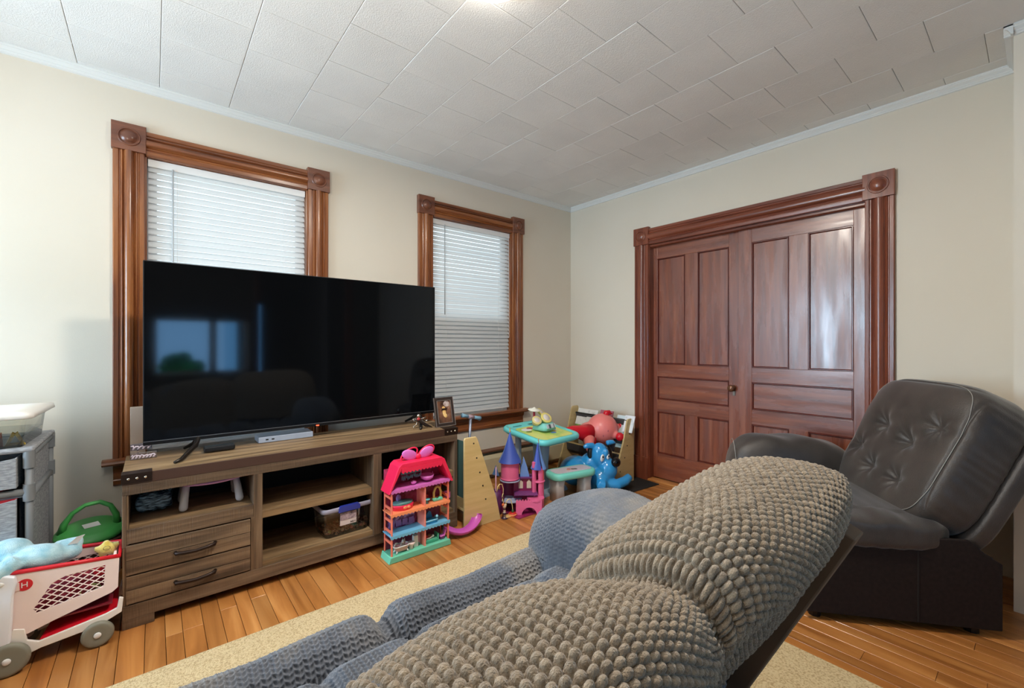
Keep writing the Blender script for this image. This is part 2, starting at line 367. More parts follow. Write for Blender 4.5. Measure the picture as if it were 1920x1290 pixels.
# crown mouldings
crown = [(0,0),(.030,0),(.030,-.006),(.026,-.010),(.026,-.014),(.019,-.020),(.014,-.026),(.014,-.030),(.009,-.036),(.009,-.042),(0,-.045)]
c1 = struct(MB().prism(crown, (XL, YA, H), (0,-1,0), (0,0,1), (XB-XL, 0, 0)).build('trim_2', M['crown']))
c2 = struct(MB().prism(crown, (XB, .072, H), (-1,0,0), (0,0,1), (0, YA-.072, 0)).build('trim_3', M['crown']))
c3 = struct(MB().prism(crown, (3.03-.03, .072, H), (0,1,0), (0,0,1), (XB-3.03+.03, 0, 0)).build('trim_4', M['crown']))
c4 = struct(MB().prism(crown, (3.03, YB, H), (-1,0,0), (0,0,1), (0, .072-YB+.03, 0)).build('trim_5', M['crown']))

# casing profile: s across, d out of the wall
def cprof(w):
    P = [(0,0),(0,.020),(.004,.024),(.022,.024),(.026,.018),(.030,.018),(.033,.024),(.038,.026),(.042,.020)]
    n = 8
    for i in range(n+1):
        a = PI*i/n; P.append((w*.5-(w*.5-.046)*math.cos(a), .018+.020*math.sin(a)))
    P += [(w-.042,.020),(w-.038,.026),(w-.033,.024),(w-.030,.018),(w-.026,.018),(w-.022,.024),(w-.004,.022),(w,.016),(w,0)]
    return P
def corner_block(name, mat, parent, c, u, n, s, depth=.036):
    """square block with turned bullseye: c centre, u side direction, n outward"""
    u, n = Vector(u), Vector(n); c = Vector(c); z = Vector((0,0,1)); h = s/2
    mb = MB().prism([(-h,0),(h,0),(h,depth-.003),(h-.003,depth),(-h+.003,depth),(-h,depth-.003)], c-z*h, u, n, z*s)
    r = s*.30
    mb.lathe([(r*1.15,depth-.001),(r*1.15,depth+.001),(r*1.08,depth+.005),(r*.98,depth+.005),(r*.90,depth-.0005),(r*.80,depth+.001),(r*.66,depth+.008),(r*.40,depth+.014),(r*.15,depth+.016),(0,depth+.016)], c, n, 28)
    return mb.build(name, mat, parent, auto=35)
def window(idx, X0, X1, blind_label, lower_dark, mv, mh, mblk):
    o = MB()   # jamb lining is the window's own mesh
    zi0, zi1 = .58, 2.275; xi0, xi1 = X0+CW-.004, X1-CW+.004
    o.box(xi0-.012, xi0+.006, YA-.002, YA+.12, zi0, zi1); o.box(xi1-.006, xi1+.012, YA-.002, YA+.12, zi0, zi1); o.box(xi0, xi1, YA-.002, YA+.12, zi1-.006, zi1+.012)
    W = struct(o.build('window_%d' % idx, mv))
    pr = cprof(CW-.012)
    MB().prism(pr, (X0+.006, YA, .60), (1,0,0), (0,-1,0), (0,0,zi1+.004-.60)).build('side_casing', mv, W, auto=30)
    MB().prism(pr, (X1-.006-(CW-.012), YA, .60), (1,0,0), (0,-1,0), (0,0,zi1+.004-.60)).build('side_casing', mv, W, auto=30)
    MB().prism(pr, (X0+CW, YA, 2.416-.012), (0,0,-1), (0,-1,0), (X1-X0-2*CW, 0, 0)).build('head_casing', mh, W, auto=30)
    for c in (X0+CW/2, X1-CW/2): corner_block('corner_block', mblk, W, (c, YA, 2.422-CW/2), (1,0,0), (0,-1,0), CW)
    # stool and apron
    st = [(0,0),(0,.02),(.012,.03),(.060,.03),(.074,.022),(.078,.012),(.070,.002),(.055,-.002)]
    MB().prism([(d, z) for d, z in st], (X0-.035, YA, .572), (0,-1,0), (0,0,1), (X1-X0+.07,0,0)).build('stool', mh, W, auto=30)
    ap = [(0,0),(.012,.002),(.020,.012),(.022,.030),(.018,.036),(.018,.074),(.028,.084),(.034,.100),(.034,.118),(0,.118)]
    MB().prism(ap, (X0+.008, YA, .452), (0,-1,0), (0,0,1), (X1-X0-.016,0,0)).build('apron', mh, W, auto=30)
    # sashes
    for nm, z0, z1, yy in (('upper_sash', 1.40, zi1-.006, YA+.085), ('lower_sash', zi0, 1.445, YA+.055)):
        s = MB(); q = .045
        s.box(xi0+.006, xi0+.006+q, yy, yy+.03, z0, z1); s.box(xi1-.006-q, xi1-.006, yy, yy+.03, z0, z1)
        s.box(xi0+.006+q, xi1-.006-q, yy, yy+.03, z0, z0+q); s.box(xi0+.006+q, xi1-.006-q, yy, yy+.03, z1-q, z1)
        so = s.build(nm, M['white'], W, bevel=.002); MB().box(xi0+.006+q, xi1-.006-q, yy+.013, yy+.017, z0+q, z1-q).build('pane', M['glass'], so)
    MB().box(xi0+.01, xi1-.01, YA+.118, YA+.1195, zi0+.02, 1.44).build('insect_screen', M['screenmesh'], W)
    # blind
    bx0, bx1 = xi0+.010, xi1-.010; yb = YA+.030
    B = T('window_blind', blind_label, 'blind', ((bx0+bx1)/2, yb, zi1-.01)); ox = (B.location.x, B.location.y, B.location.z)
    MB().box(bx0, bx1, yb-.018, yb+.018, zi1-.050, zi1-.008).build('headrail', M['white'], B, bevel=.002, origin=ox)
    bot = .625; n = int((zi1-.055-bot)/.036); z = zi1-.058
    hw = (bx1-bx0)/2-.002; p = []
    for i in range(6):
        u = i/5; p.append((-.0205+.041*u, .0035*math.sin(PI*u)))
    a = math.radians(62); ca, sa = math.cos(a), math.sin(a)
    sec = [(q[0]*ca-q[1]*sa, q[0]*sa+q[1]*ca) for q in p]
    slm = MB(); slm.add([(sx, s_[0], s_[1]) for sx in (-hw, hw) for s_ in sec] , [(i, i+1, 7+i, 6+i) for i in range(5)])
    me = bpy.data.meshes.new('slat'); me.from_pydata(slm.v, [], slm.f); me.polygons.foreach_set('use_smooth', [True]*len(me.polygons)); me.materials.append(M['slat'])
    while z > bot+.028:
        s_ = bpy.data.objects.new('slat', me); col.objects.link(s_); s_.parent = B; s_.location = (0, 0, z-ox[2]); s_.rotation_euler = (random.gauss(0,.03), 0, 0)
        z -= .0355
    MB().box(bx0, bx1, yb-.012, yb+.012, bot-.006, bot+.010).build('bottom_rail', M['white'], B, bevel=.002, origin=ox)
    for fx in (.16, .84):
        xx = bx0+(bx1-bx0)*fx; MB().cyl((xx, yb-.016, bot), (xx, yb-.016, zi1-.03), .0011, n=5).build('ladder_cord', M['white'], B, origin=ox)
    xx = bx0+(bx1-bx0)*(.135); MB().cyl((xx, yb-.026, 1.47 if idx == 2 else 1.2), (xx, yb-.024, zi1-.045), .0045, n=8).build('wand', pm('wand_clear', C(186,190,192), rough=.3), B, smooth=True, origin=ox)
    if idx == 2:
        MB().cyl((bx1-.015, yb-.028, 1.28), (bx1-.015, yb-.022, zi1-.05), .002, n=6).build('pull_cord', M['white'], B, origin=ox)
    return W
window(1, W1[0], W1[1], 'white slatted blind in the left window behind the television', False, M['casing_z'], M['casing_x'], M['block'])
window(2, W2[0], W2[1], 'white slatted blind in the right window near the room corner', True, M['casing_z'], M['casing_x'], M['block'])

# baseboard heater along the front wall
hz = T('baseboard_heater', 'cream metal baseboard heater low on the wall behind the toys', 'heater', (2.35, YA, 0))
def hb(nm, prof, m): return MB().prism(prof, (1.62, YA, 0), (0,-1,0), (0,0,1), (1.80,0,0)).build(nm, m, hz, origin=(2.35, YA, 0), bevel=.001)
mcream = pm('heater_enamel', C(206,192,158), rough=.45)
hb('back_plate', [(0,.02),(.008,.02),(.008,.25),(0,.25)], mcream); hb('top_cap', [(0,.235),(.045,.24),(.062,.252),(.062,.262),(0,.268)], pm('heater_cap', C(112,72,52), rough=.5))
hb('front_cover', [(.058,.05),(.064,.05),(.066,.19),(.050,.222),(.044,.222),(.058,.188)], mcream)
for i in range(24):
    MB().box(1.64+i*.074, 1.642+i*.074, YA-.052, YA-.01, .07, .17).build('fin', M['greyplast'], hz, origin=(2.35, YA, 0))
# baseboards
bbp = [(0,0),(.018,0),(.018,.12),(.012,.135),(.012,.15),(0,.155)]
struct(MB().prism(bbp, (XL, YA, 0), (0,-1,0), (0,0,1), (4.0,0,0)).build('baseboard_front', M['casingd_x'], auto=30))
struct(MB().prism(bbp, (XB, 2.49, 0), (-1,0,0), (0,0,1), (0,YA-2.49,0)).build('baseboard_right', M['casingd_y'], auto=30))

# ---------------------------------------------------------------- double pocket door
cs = struct(MB().box(XB-.002, XB+.115, DY1-.004, DY1+.016, 0, DZ).box(XB-.002, XB+.05, DY0-.012, DY0+.004, 0, DZ).box(XB-.002, XB+.05, DY0, DY1, DZ-.004, DZ+.014).build('trim_6', M['casingd_z']))
DW = .155; pr = cprof(DW-.012)
MB().prism(pr, (XB, DY1-.002, .16), (0,1,0), (-1,0,0), (0,0,2.115-.16)).build('side_casing', M['casingd_z'], cs, auto=30)
MB().prism(pr, (XB, DY0+.002-(DW-.012), .0), (0,1,0), (-1,0,0), (0,0,2.115)).build('side_casing', M['casingd_z'], cs, auto=30)
MB().box(XB-.034, XB, DY1-.004, DY1+DW-.008, 0, .20).build('plinth_block', M['casingd_z'], cs, bevel=.004)
MB().prism(pr, (XB, DY0-.002, 2.268-.012), (0,0,-1), (-1,0,0), (0, DY1-DY0+.004, 0)).build('head_casing', M['casingd_y'], cs, auto=30)
# inner stop mouldings
st = [(0,0),(0,.012),(.006,.016),(.012,.010),(.020,.010),(.020,0)]
MB().prism([(0,0),(.03,0),(.03,.018),(.02,.022),(.01,.016),(0,.016)], (XB+.01, DY0, DZ-.012), (1,0,0), (0,0,-1), (0,DY1-DY0,0)).build('head_stop', M['casingd_y'], cs, auto=30)
for yy in (DY1+.066, DY0-.066): corner_block('corner_block', M['casingd_z'], cs, (XB, yy, 2.272-.0775), (0,1,0), (-1,0,0), DW)
MB().box(XB-.03, XB+.055, DY0-.01, DY1+.0, 0, .014).build('threshold', M['floor'], cs, bevel=.004)
def leaf(name, y0, y1, x, panels, label=None):
    zb, zt = .016, 2.115
    o = MB()
    d = struct(MB().box(x+.010, x+.030, y0, y1, zb, zt).build(name, M['door_z']))
    (a0, a1, b0, b1) = panels           # panel y extents: a (left in view) and b
    rails = [(zb, .235), (.612, .722), (.930, 1.040), (1.990, zt)]
    ys = sorted([a0, a1, b0, b1])
    for (p, q) in ((y0, ys[0]), (ys[3], y1)): MB().box(x, x+.04, p, q, zb, zt).build('stile', M['door_z'], d, bevel=.0015)
    for (z0, z1) in rails: MB().box(x, x+.04, ys[0], ys[3], z0, z1).build('rail', M['door_y'], d, bevel=.0015)
    for (z0, z1) in ((.235, .612), (1.040, 1.990)): MB().box(x, x+.04, ys[1], ys[2], z0, z1).build('mullion', M['door_z'], d, bevel=.0015)
    m = .014; pf = [(0,0),(.004,-.003),(.008,0),(.013,.008),(0,.012)]
    def frame(p, q, z0, z1):
        s = MB()
        s.prism([(0,.002),(.003,-.003),(.008,-.003),(m,.010),(0,.012)], (x, p, z0), (0,1,0), (1,0,0), (0,0,z1-z0))
        s.prism([(0,.002),(.003,-.003),(.008,-.003),(m,.010),(0,.012)], (x, q, z0), (0,-1,0), (1,0,0), (0,0,z1-z0))
        s.prism([(0,.002),(.003,-.003),(.008,-.003),(m,.010),(0,.012)], (x, p, z0), (0,0,1), (1,0,0), (0,q-p,0))
        s.prism([(0,.002),(.003,-.003),(.008,-.003),(m,.010),(0,.012)], (x, p, z1), (0,0,-1), (1,0,0), (0,q-p,0))
        s.build('panel_moulding', M['doormould'], d)
        MB().box(x+.0085, x+.011, p+.005, q-.005, z0+.005, z1-.005).build('panel', M['door_z'] if z1-z0 > .25 else M['door_y'], d)
    for (p, q) in ((ys[0], ys[1]), (ys[2], ys[3])):
        frame(p, q, .235, .612); frame(p, q, 1.040, 1.990)
    frame(ys[0], ys[3], .722, .930)
    return d
dl = leaf('door_1', 1.476, DY1+.05, XB+.066, (1.561, 1.818, 1.930, 2.193))
dr = leaf('door_2', DY0-.05, 1.480, XB+.050, (.762, 1.016, 1.134, 1.385))
kb = MB().lathe([(.0,0),(.022,0),(.022,.004),(.008,.008),(.007,.022),(.014,.028),(.024,.036),(.027,.046),(.022,.056),(.010,.061),(0,.062)], (XB+.066, 1.526, .875), (-1,0,0), 24).build('knob', pm('door_knob_brown', C(122,84,62), rough=.25, metal=.5), dl, smooth=True)
MB().box(XB+.062, XB+.067, 1.512, 1.530, .815, .852).build('keyhole_plate', pm('tarnished_nickel', C(150,140,128), rough=.35, metal=.8), dl, bevel=.002)

# ---------------------------------------------------------------- ceiling lamp just above the frame
lp = T('ceiling_lamp', 'round flush ceiling lamp in the middle of the ceiling', 'lamp', (1.0, 1.32, H))
MB().lathe([(0,0),(.10,0),(.105,-.02),(.10,-.03),(0,-.03)], n=28).build('base', M['darkmetal'], lp, smooth=True)
MB().lathe([(.13,-.028),(.128,-.045),(.11,-.066),(.06,-.082),(0,-.088)], n=32).build('glass_dome', pm('lit_dome', C(255,240,220), emit=(1,.93,.84,1), estr=14), lp, smooth=True)

# ---------------------------------------------------------------- rug
rg = T('area_rug', 'flat woven tan rug on the floor under the sofa', 'rug', (.4, .8, 0))
o = MB().box(-1.9, 1.985, -.9, 2.095, .0005, .009).build('pile', M['rug'], rg, bevel=.003, origin=(.4,.8,0))
MB().box(2.93, 3.40, 2.11, 2.50, .0005, .007, rz=-.07).build('floor_mat', pm('black_mat', C(26,24,24), rough=.8, bump=.4, bscale=500), bevel=.002)
tag(bpy.data.objects['floor_mat'], 'thin black mat on the floor beside the door casing', 'mat')
# ================================================================ TV STAND
SX0, SX1, SY0, SY1, SZ = -.103, 1.572, 2.476, 2.895, .662
SO = (.7345, 2.69, 0)
S = T('tv_stand', 'long weathered brown wood media console under the television', 'media console', SO)
def sp(name, mat, *boxes, parent=None, bevel=.002):
    mb = MB()
    for b in boxes: mb.box(*b)
    return mb.build(name, mat, parent or S, bevel=bevel, origin=SO)
sp('top_board', M['standtop'], (SX0, SX1, SY0+.005, SY1, .632, SZ-.0005))
sp('edge_band', pm('dark_stained_edge', C(70,46,36), rough=.5), (SX0-.0005, SX1+.0005, SY0, SY0+.006, .616, SZ))
sp('front_rail', M['stand'], (SX0+.001, SX1-.001, SY0+.001, SY0+.022, .572, .616))
for xa in (SX0, SX1):
    sg = 1 if xa == SX0 else -1
    a, b = sorted((xa-.002*sg, xa+.10*sg)); br = sp('corner_bracket', M['darkmetal'], (a, b, SY0-.003, SY0+.06, SZ-.001, SZ+.0015), (a, b, SY0-.003, SY0, .622, SZ), parent=S, bevel=.0008)
    for k in range(3):
        xx = xa+sg*(.022+.028*k); MB().ell((xx, SY0-.004, .642), (.0055,.003,.0055), 10, 6).build('stud', M['stud'], br, smooth=True, origin=SO)
sp('side_panel', M['standv'], (SX0+.002, SX0+.022, SY0+.004, SY1-.002, .0, .632)); sp('side_panel', M['standv'], (SX1-.022, SX1-.002, SY0+.004, SY1-.002, .0, .632))
sp('left_stile', M['standv'], (SX0+.001, SX0+.016, SY0+.001, SY0+.02, .35, .572)); sp('right_stile', M['standv'], (SX1-.02, SX1-.001, SY0+.001, SY0+.02, .1, .572))
sp('divider', M['standv'], (.384, .424, SY0+.002, SY1-.02, .10, .572)); sp('divider', M['standv'], (.995, 1.045, SY0+.002, SY1-.02, .10, .572))
sp('back_panel', M['standshade'], (SX0+.02, SX1-.02, SY1-.014, SY1-.006, .09, .63))
sp('shelf', M['standtop'], (SX0+.022, .384, SY0+.02, SY1-.02, .400, .424)); sp('rail', M['stand'], (SX0+.016, .384, SY0+.001, SY0+.022, .362, .424))
sp('shelf', M['standtop'], (.424, .995, SY0+.025, SY1-.02, .338, .376)); sp('shelf', M['standtop'], (.424, .995, SY0+.012, SY1-.02, .085, .128))
sp('shelf', M['standtop'], (1.045, SX1-.022, SY0+.02, SY1-.02, .085, .120)); sp('shelf', M['standtop'], (1.045, SX1-.022, SY0+.02, SY1-.02, .335, .375))
sp('bottom_rail', M['stand'], (SX0+.001, SX1-.001, SY0, SY0+.022, .040, .100)); 
for xa, xb in ((SX0+.001, SX0+.108), (SX1-.108, SX1-.001), ): sp('foot', M['stand'], (xa, xb, SY0, SY0+.022, 0, .040))
sp('drawer_divider', M['standv'], (.372, .386, SY0+.002, SY0+.02, .100, .362))
for (z0, z1, hz_) in ((.230, .356, .288), (.106, .224, .156)):
    d = sp('drawer', M['stand'], (SX0+.018, .366, SY0+.002, SY0+.30, z0+.004, z1-.004), bevel=.002)
    sp('plank', M['stand'], (SX0+.014, .370, SY0-.004, SY0+.012, (z0+z1)/2+.0015, z1), parent=d); sp('plank', M['stand'], (SX0+.014, .370, SY0-.003, SY0+.012, z0, (z0+z1)/2-.0005), parent=d)
    pts = [(.078, SY0-.004, hz_-.006), (.080, SY0-.016, hz_-.008), (.105, SY0-.022, hz_-.010), (.150, SY0-.026, hz_-.012), (.195, SY0-.024, hz_-.008), (.222, SY0-.018, hz_-.004), (.226, SY0-.004, hz_-.002)]
    MB().tube(pts, [.008,.009,.0085,.008,.0085,.009,.008], 8).build('handle', M['darkmetal'], d, smooth=True, origin=SO)

# ================================================================ TELEVISION
TO = (.76, 2.75, SZ)
tv = T('television', 'large black flat screen television standing on the wooden console', 'television', TO)
tx0, tx1, tz0, tz1 = -.038, 1.556, .728, 1.626
MB().box(tx0, tx1, 2.750, 2.768, tz0, tz1).build('housing', M['bezel'], tv, bevel=.003, origin=TO)
MB().box(tx0+.25, tx1-.25, 2.768, 2.81, tz0+.05, tz0+.50).build('rear_cover', M['black'], tv, bevel=.012, origin=TO)
MB().box(tx0+.005, tx1-.005, 2.7482, 2.7505, tz0+.020, tz1-.005).build('screen', M['screen'], tv, origin=TO)
MB().box(tx0+.002, tx1-.002, 2.7478, 2.7500, tz0+.0165, tz0+.0195).build('lower_trim', pm('bezel_line', C(150,152,156), rough=.3, metal=.8), tv, origin=TO)
led = MB().box(.752, .768, 2.7475, 2.7500, tz0+.002, tz0+.008).build('power_light', M['led'], tv, origin=TO)
def foot(x, s):
    mb = MB()
    mb.tube([(x, 2.752, tz0+.006), (x-.012*s, 2.70, .712), (x-.075*s, 2.59, .672), (x-.10*s, 2.555, SZ+.008)], [.013,.012,.010,.007], 8)
    mb.tube([(x, 2.765, tz0+.006), (x-.012*s, 2.82, .700), (x-.05*s, 2.87, SZ+.008)], [.013,.011,.007], 8)
    mb.build('leg', pm('tv_leg_metal', C(44,38,34), rough=.35, metal=.5), tv, smooth=True, origin=TO)
foot(.178, 1); foot(1.43, .9)
tag(MB().box(.20, .335, 2.70, 2.76, SZ+.003, SZ+.030).build('streaming_box', M['black'], bevel=.007, seg=3), 'small black box lying under the left end of the television', 'media box')
b = T('media_receiver', 'pale silver flat box on the console under the middle of the television', 'media box', (.60, 2.90, SZ))
MB().box(.455, .742, 2.775, 2.90, SZ+.001, SZ+.034).build('case', M['silverblue'], b, bevel=.003, origin=(.60,2.90,SZ))
for xx in (.49, .52): MB().box(xx, xx+.014, 2.7742, 2.7755, SZ+.014, SZ+.021).build('port', M['black'], b, origin=(.60,2.90,SZ))
# pale card/box behind the TV edge
tag(MB().box(-.088, -.030, 2.875, 2.89, SZ+.002, .905).build('picture_card', pm('pale_card', C(196,176,160), rough=.6), bevel=.002), 'pale upright card standing behind the left edge of the television', 'card')
# clear acrylic word ornament
od = T('acrylic_ornament', 'clear acrylic word ornament at the left end of the console', 'ornament', (-.03, 2.76, SZ))
def script_line(name, x0, z0, wdt, ht, n, seed):
    r = random.Random(seed); pts = []
    for i in range(n*6+1):
        t = i/6; pts.append((x0+wdt*i/(n*6)+.006*math.sin(2*PI*t), 0, z0+ht*(.5+.5*math.sin(2*PI*t+.8))*(.6+.4*r.random())))
    return MB().tube(pts, .0032, 6).build(name, M['acrylic'], od, smooth=True)
MB().box(-.055, .045, .004, .010, .0, .034).build('lower_plate', M['acrylic'], od, bevel=.002); MB().box(-.055, .025, .004, .010, .045, .078).build('upper_plate', M['acrylic'], od, bevel=.002)
MB().box(-.03, -.022, .004, .010, .03, .05).build('link', M['acrylic'], od)
mscr = pm('pale_script', C(226,212,226), rough=.15, alpha=.95)
script_line('lower_script', -.052, .006, .092, .020, 7, 1).data.materials[0] = mscr
script_line('upper_script', -.052, .050, .072, .020, 4, 2).data.materials[0] = mscr
# wire figure
fg = T('wire_figurine', 'tiny chrome wire figure with a dark blade on the console', 'figurine', (1.36, 2.60, SZ))
chrome = pm('chrome', C(225,215,205), rough=.12, metal=1)
MB().tube([(-.05,-.01,.002),(-.052,-.01,.022),(-.03,-.005,.030),(-.022,0,.048),(-.048,0,.056),(-.050,0,.070),(-.012,0,.062)], .0026, 6).build('left_limbs', chrome, fg, smooth=True)
MB().tube([(.042,-.02,.002),(.040,-.012,.030),(.012,0,.050),(-.006,0,.060),(.030,0,.068),(.044,0,.074)], .0026, 6).build('right_limbs', chrome, fg, smooth=True)
MB().ell((-.012,0,.085), (.011,.011,.012), 12, 8).build('head', chrome, fg, smooth=True)
MB().ell((.050,.004,.046), (.008,.008,.008), 10, 6).build('ball', chrome, fg, smooth=True)
MB().ell((-.012,-.002,.064), (.013,.006,.009), 10, 6).build('red_heart', plast('red_enamel', (190,60,60), .3), fg, smooth=True)
MB().add([(-.022,-.004,.058),(-.012,.002,.066),(.076,-.03,.006),(.030,-.022,.016),(-.022,0,.052),(-.012,.006,.060),(.076,-.026,.002),(.030,-.018,.010)], [(0,1,2,3),(4,5,6,7),(0,1,5,4),(1,2,6,5),(2,3,7,6),(3,0,4,7)]).build('blade', M['darkmetal'], fg)
# photo frame
pf_ = T('photo_frame', 'dark framed photograph leaning back at the right end of the console', 'photo frame', (1.530, 2.560, SZ+.001), rz=.02)
th = .22; pw, ph = .150, .195
def tilt(o): o.rotation_euler = (-th, 0, 0); return o
dk = pm('dark_frame_wood', C(46,34,30), rough=.4)
fo = MB()
for (a,b_,c,d) in ((-pw/2,-pw/2+.020,0,ph),(pw/2-.020,pw/2,0,ph)): fo.box(a,b_,-.010,.004,c,d)
fo.box(-pw/2+.020,pw/2-.020,-.010,.004,0,.020); fo.box(-pw/2+.020,pw/2-.020,-.010,.004,ph-.020,ph)
tilt(fo.build('frame', dk, pf_, bevel=.0015))
sl = MB(); sm = pm('silver_fillet', C(176,164,158), rough=.3, metal=.7)
for (a,b_,c,d) in ((-.055,-.052,.020,ph-.020),(.052,.055,.020,ph-.020),(-.055,.055,.020,.023),(-.055,.055,ph-.023,ph-.020)): sl.box(a,b_,-.012,-.008,c,d)
for (a,b_,c,d) in ((-pw/2-.001,-pw/2+.002,0,ph),(pw/2-.002,pw/2+.001,0,ph),(-pw/2,pw/2,-.001,.002)): sl.box(a,b_,-.012,-.0085,c,d)
tilt(sl.build('silver_fillet', sm, pf_))
ph_m = pm('photo_print', C(52,30,20), C(206,190,178), (14,14,9), rough=.2, c3=C(120,80,60), contrast=(.35,.75), rand=0)
tilt(MB().box(-.052,.052,-.006,-.004,.021,ph-.021).build('photo', ph_m, pf_))
tilt(MB().ell((.022,-.0064,.150),(.024,.0008,.020),14,8).build('photo_highlight', pm('photo_white', C(214,200,196), C(120,90,80), (60,60,60), rough=.2), pf_))
tilt(MB().ell((-.002,-.0068,.092),(.013,.0008,.030),14,8).ell((-.004,-.0068,.122),(.012,.0008,.012),12,6).ell((.006,-.0068,.070),(.012,.0008,.014),12,6).build('photo_subject', pm('photo_yellow', C(206,150,70), C(244,214,150), (70,70,70), rough=.2), pf_))
tilt(MB().box(-.022,-.018,.004,.006,0,.01).build('hinge', dk, pf_)); MB().add([(-.03,.045,0),(.03,.045,0),(.02,.012,.12),(-.02,.012,.12),(-.03,.048,0),(.03,.048,0),(.02,.015,.12),(-.02,.015,.12)], [(0,1,2,3),(4,7,6,5),(0,1,5,4),(2,3,7,6),(1,2,6,5),(3,0,4,7)]).build('easel_back', dk, pf_)

# things inside the console
st = T('toy_stool', 'small toy stool with white legs and lilac top inside the console', 'toy stool', (.225, 2.665, .4245)); st.scale = (1, 1, .89)
MB().lathe([(0,.148),(.155,.148),(.160,.143),(.160,.136),(.15,.132),(0,.132)], n=32).build('top', plast('lilac', (206,150,206), .35), st, smooth=True).scale = (1, .8, 1)
for sx, sy in ((-1,-1),(1,-1),(-1,1),(1,1)):
    MB().tube([(sx*.100, sy*.05, .135),(sx*.108, sy*.065, .08),(sx*.114, sy*.08, .018),(sx*.115, sy*.082, .006),(sx*.115, sy*.083, .001)], [.014,.0165,.018,.014,.004], 12).build('leg', plast('white_leg', (206,206,214), .35), st, smooth=True)
bk = T('sequin_pouch', 'dark pouch with shimmering pale blue sequins inside the console', 'pouch', (.005, 2.71, .425))
P_, F_ = cushion((.068,.04,.042), 4, 18, lambda P,N,V: P+N*(.003*np.sin(P[:,:1]*160+P[:,2:]*90)))
P_[:,2] += .043
npmesh('body', P_, F_, pm('sequins', C(20,38,58), C(200,232,244), (24,24,130), rough=.3, contrast=(.40,.60), bump=.8, bscale=120), bk)
MB().tube([(.03,0,.084),(.05,.0,.104),(.06,0,.088),(.056,0,.062)], [.012,.014,.014,.010], 8).tube([(.03,0,.084),(.0,0,.094)], [.012,.007], 8).build('cuff', pm('sequins_dark', C(14,20,30), C(120,160,180), (120,120,160), rough=.3, contrast=(.5,.7)), bk, smooth=True)
# clear box with blue clip
cb = T('clear_storage_box', 'small clear lidded box with blue clip and paper label on the low shelf', 'storage box', (.862, 2.62, .129), rz=.05)
def rr(hx, hy, r, z, n=5):
    pts = []
    for cx, cy, a0 in ((hx-r,hy-r,0),(-hx+r,hy-r,PI/2),(-hx+r,-hy+r,PI),(hx-r,-hy+r,1.5*PI)):
        for i in range(n+1):
            a = a0+PI/2*i/n; pts.append((cx+r*math.cos(a), cy+r*math.sin(a), z))
    return pts
MB().rings([rr(.122,.085,.025,0), rr(.128,.090,.025,.02), rr(.140,.100,.028,.145)], cap1=False).build('body', M['cleartub'], cb, smooth=True)
mrim = pm('frosted_rim', C(158,156,176), rough=.35, alpha=.9)
MB().rings([rr(.144,.104,.03,.143), rr(.148,.108,.03,.146), rr(.148,.108,.03,.166), rr(.143,.103,.03,.169), rr(.136,.096,.028,.166), rr(.136,.096,.028,.143)], closed=True).build('rim', mrim, cb, smooth=True)
lid = MB().rings([rr(.136,.096,.028,.160), rr(.12,.08,.02,.160), rr(.10,.06,.015,.182), rr(.06,.03,.012,.182)]).build('lid', M['cleartub'], cb, smooth=True)
MB().prism([(-.062,.138),(.062,.138),(.062,.162),(.05,.174),(-.05,.174),(-.062,.162)], (0,-.116,0), (1,0,0), (0,0,1), (0,.02,0)).build('clip', plast('clip_blue', (40,54,150), .3), cb, bevel=.003)
lb = MB().add([(-.052,-.1025,.060),(.042,-.1025,.060),(.042,-.1055,.132),(-.052,-.1055,.132)], [(0,1,2,3)]).build('label', pm('label_paper', C(218,204,204), rough=.6), cb)
MB().add([(-.0515,-.1050,.090),(.0415,-.1050,.090),(.0415,-.1060,.131),(-.0515,-.1060,.131)], [(0,1,2,3)]).build('print_band', pm('label_print', C(70,64,76), C(190,170,180), (60,60,60), rough=.6), lb)
text('842 4', 'lettering', M['black'], lb, (.022,-.1042,.070), (PI/2,0,0), .013)
mb = MB(); rr_ = random.Random(4)
for i in range(420):
    x, y = rr_.uniform(-.112,.112), rr_.uniform(-.078,.078); r = rr_.uniform(.004,.008); mb.ell((x, y, .004+r+rr_.random()*.016), (r, r*.8, r*.7), 6, 4)
mb.build('small_toys', pm('bead_mix', C(170,120,90), C(250,220,180), (60,60,60), rough=.4, contrast=(.4,.6), c3=C(190,110,90)), cb, smooth=True, kind='stuff')
for (x, y, c) in ((.025,-.078,(222,130,124)),(.078,-.078,(226,140,132)),(-.098,-.07,(186,166,96)),(-.03,-.08,(230,210,200))):
    MB().ell((x, y, .030), (.011,.009,.010), 10, 6).build('charm', plast('charm%d' % c[1], c, .4), cb, smooth=True)
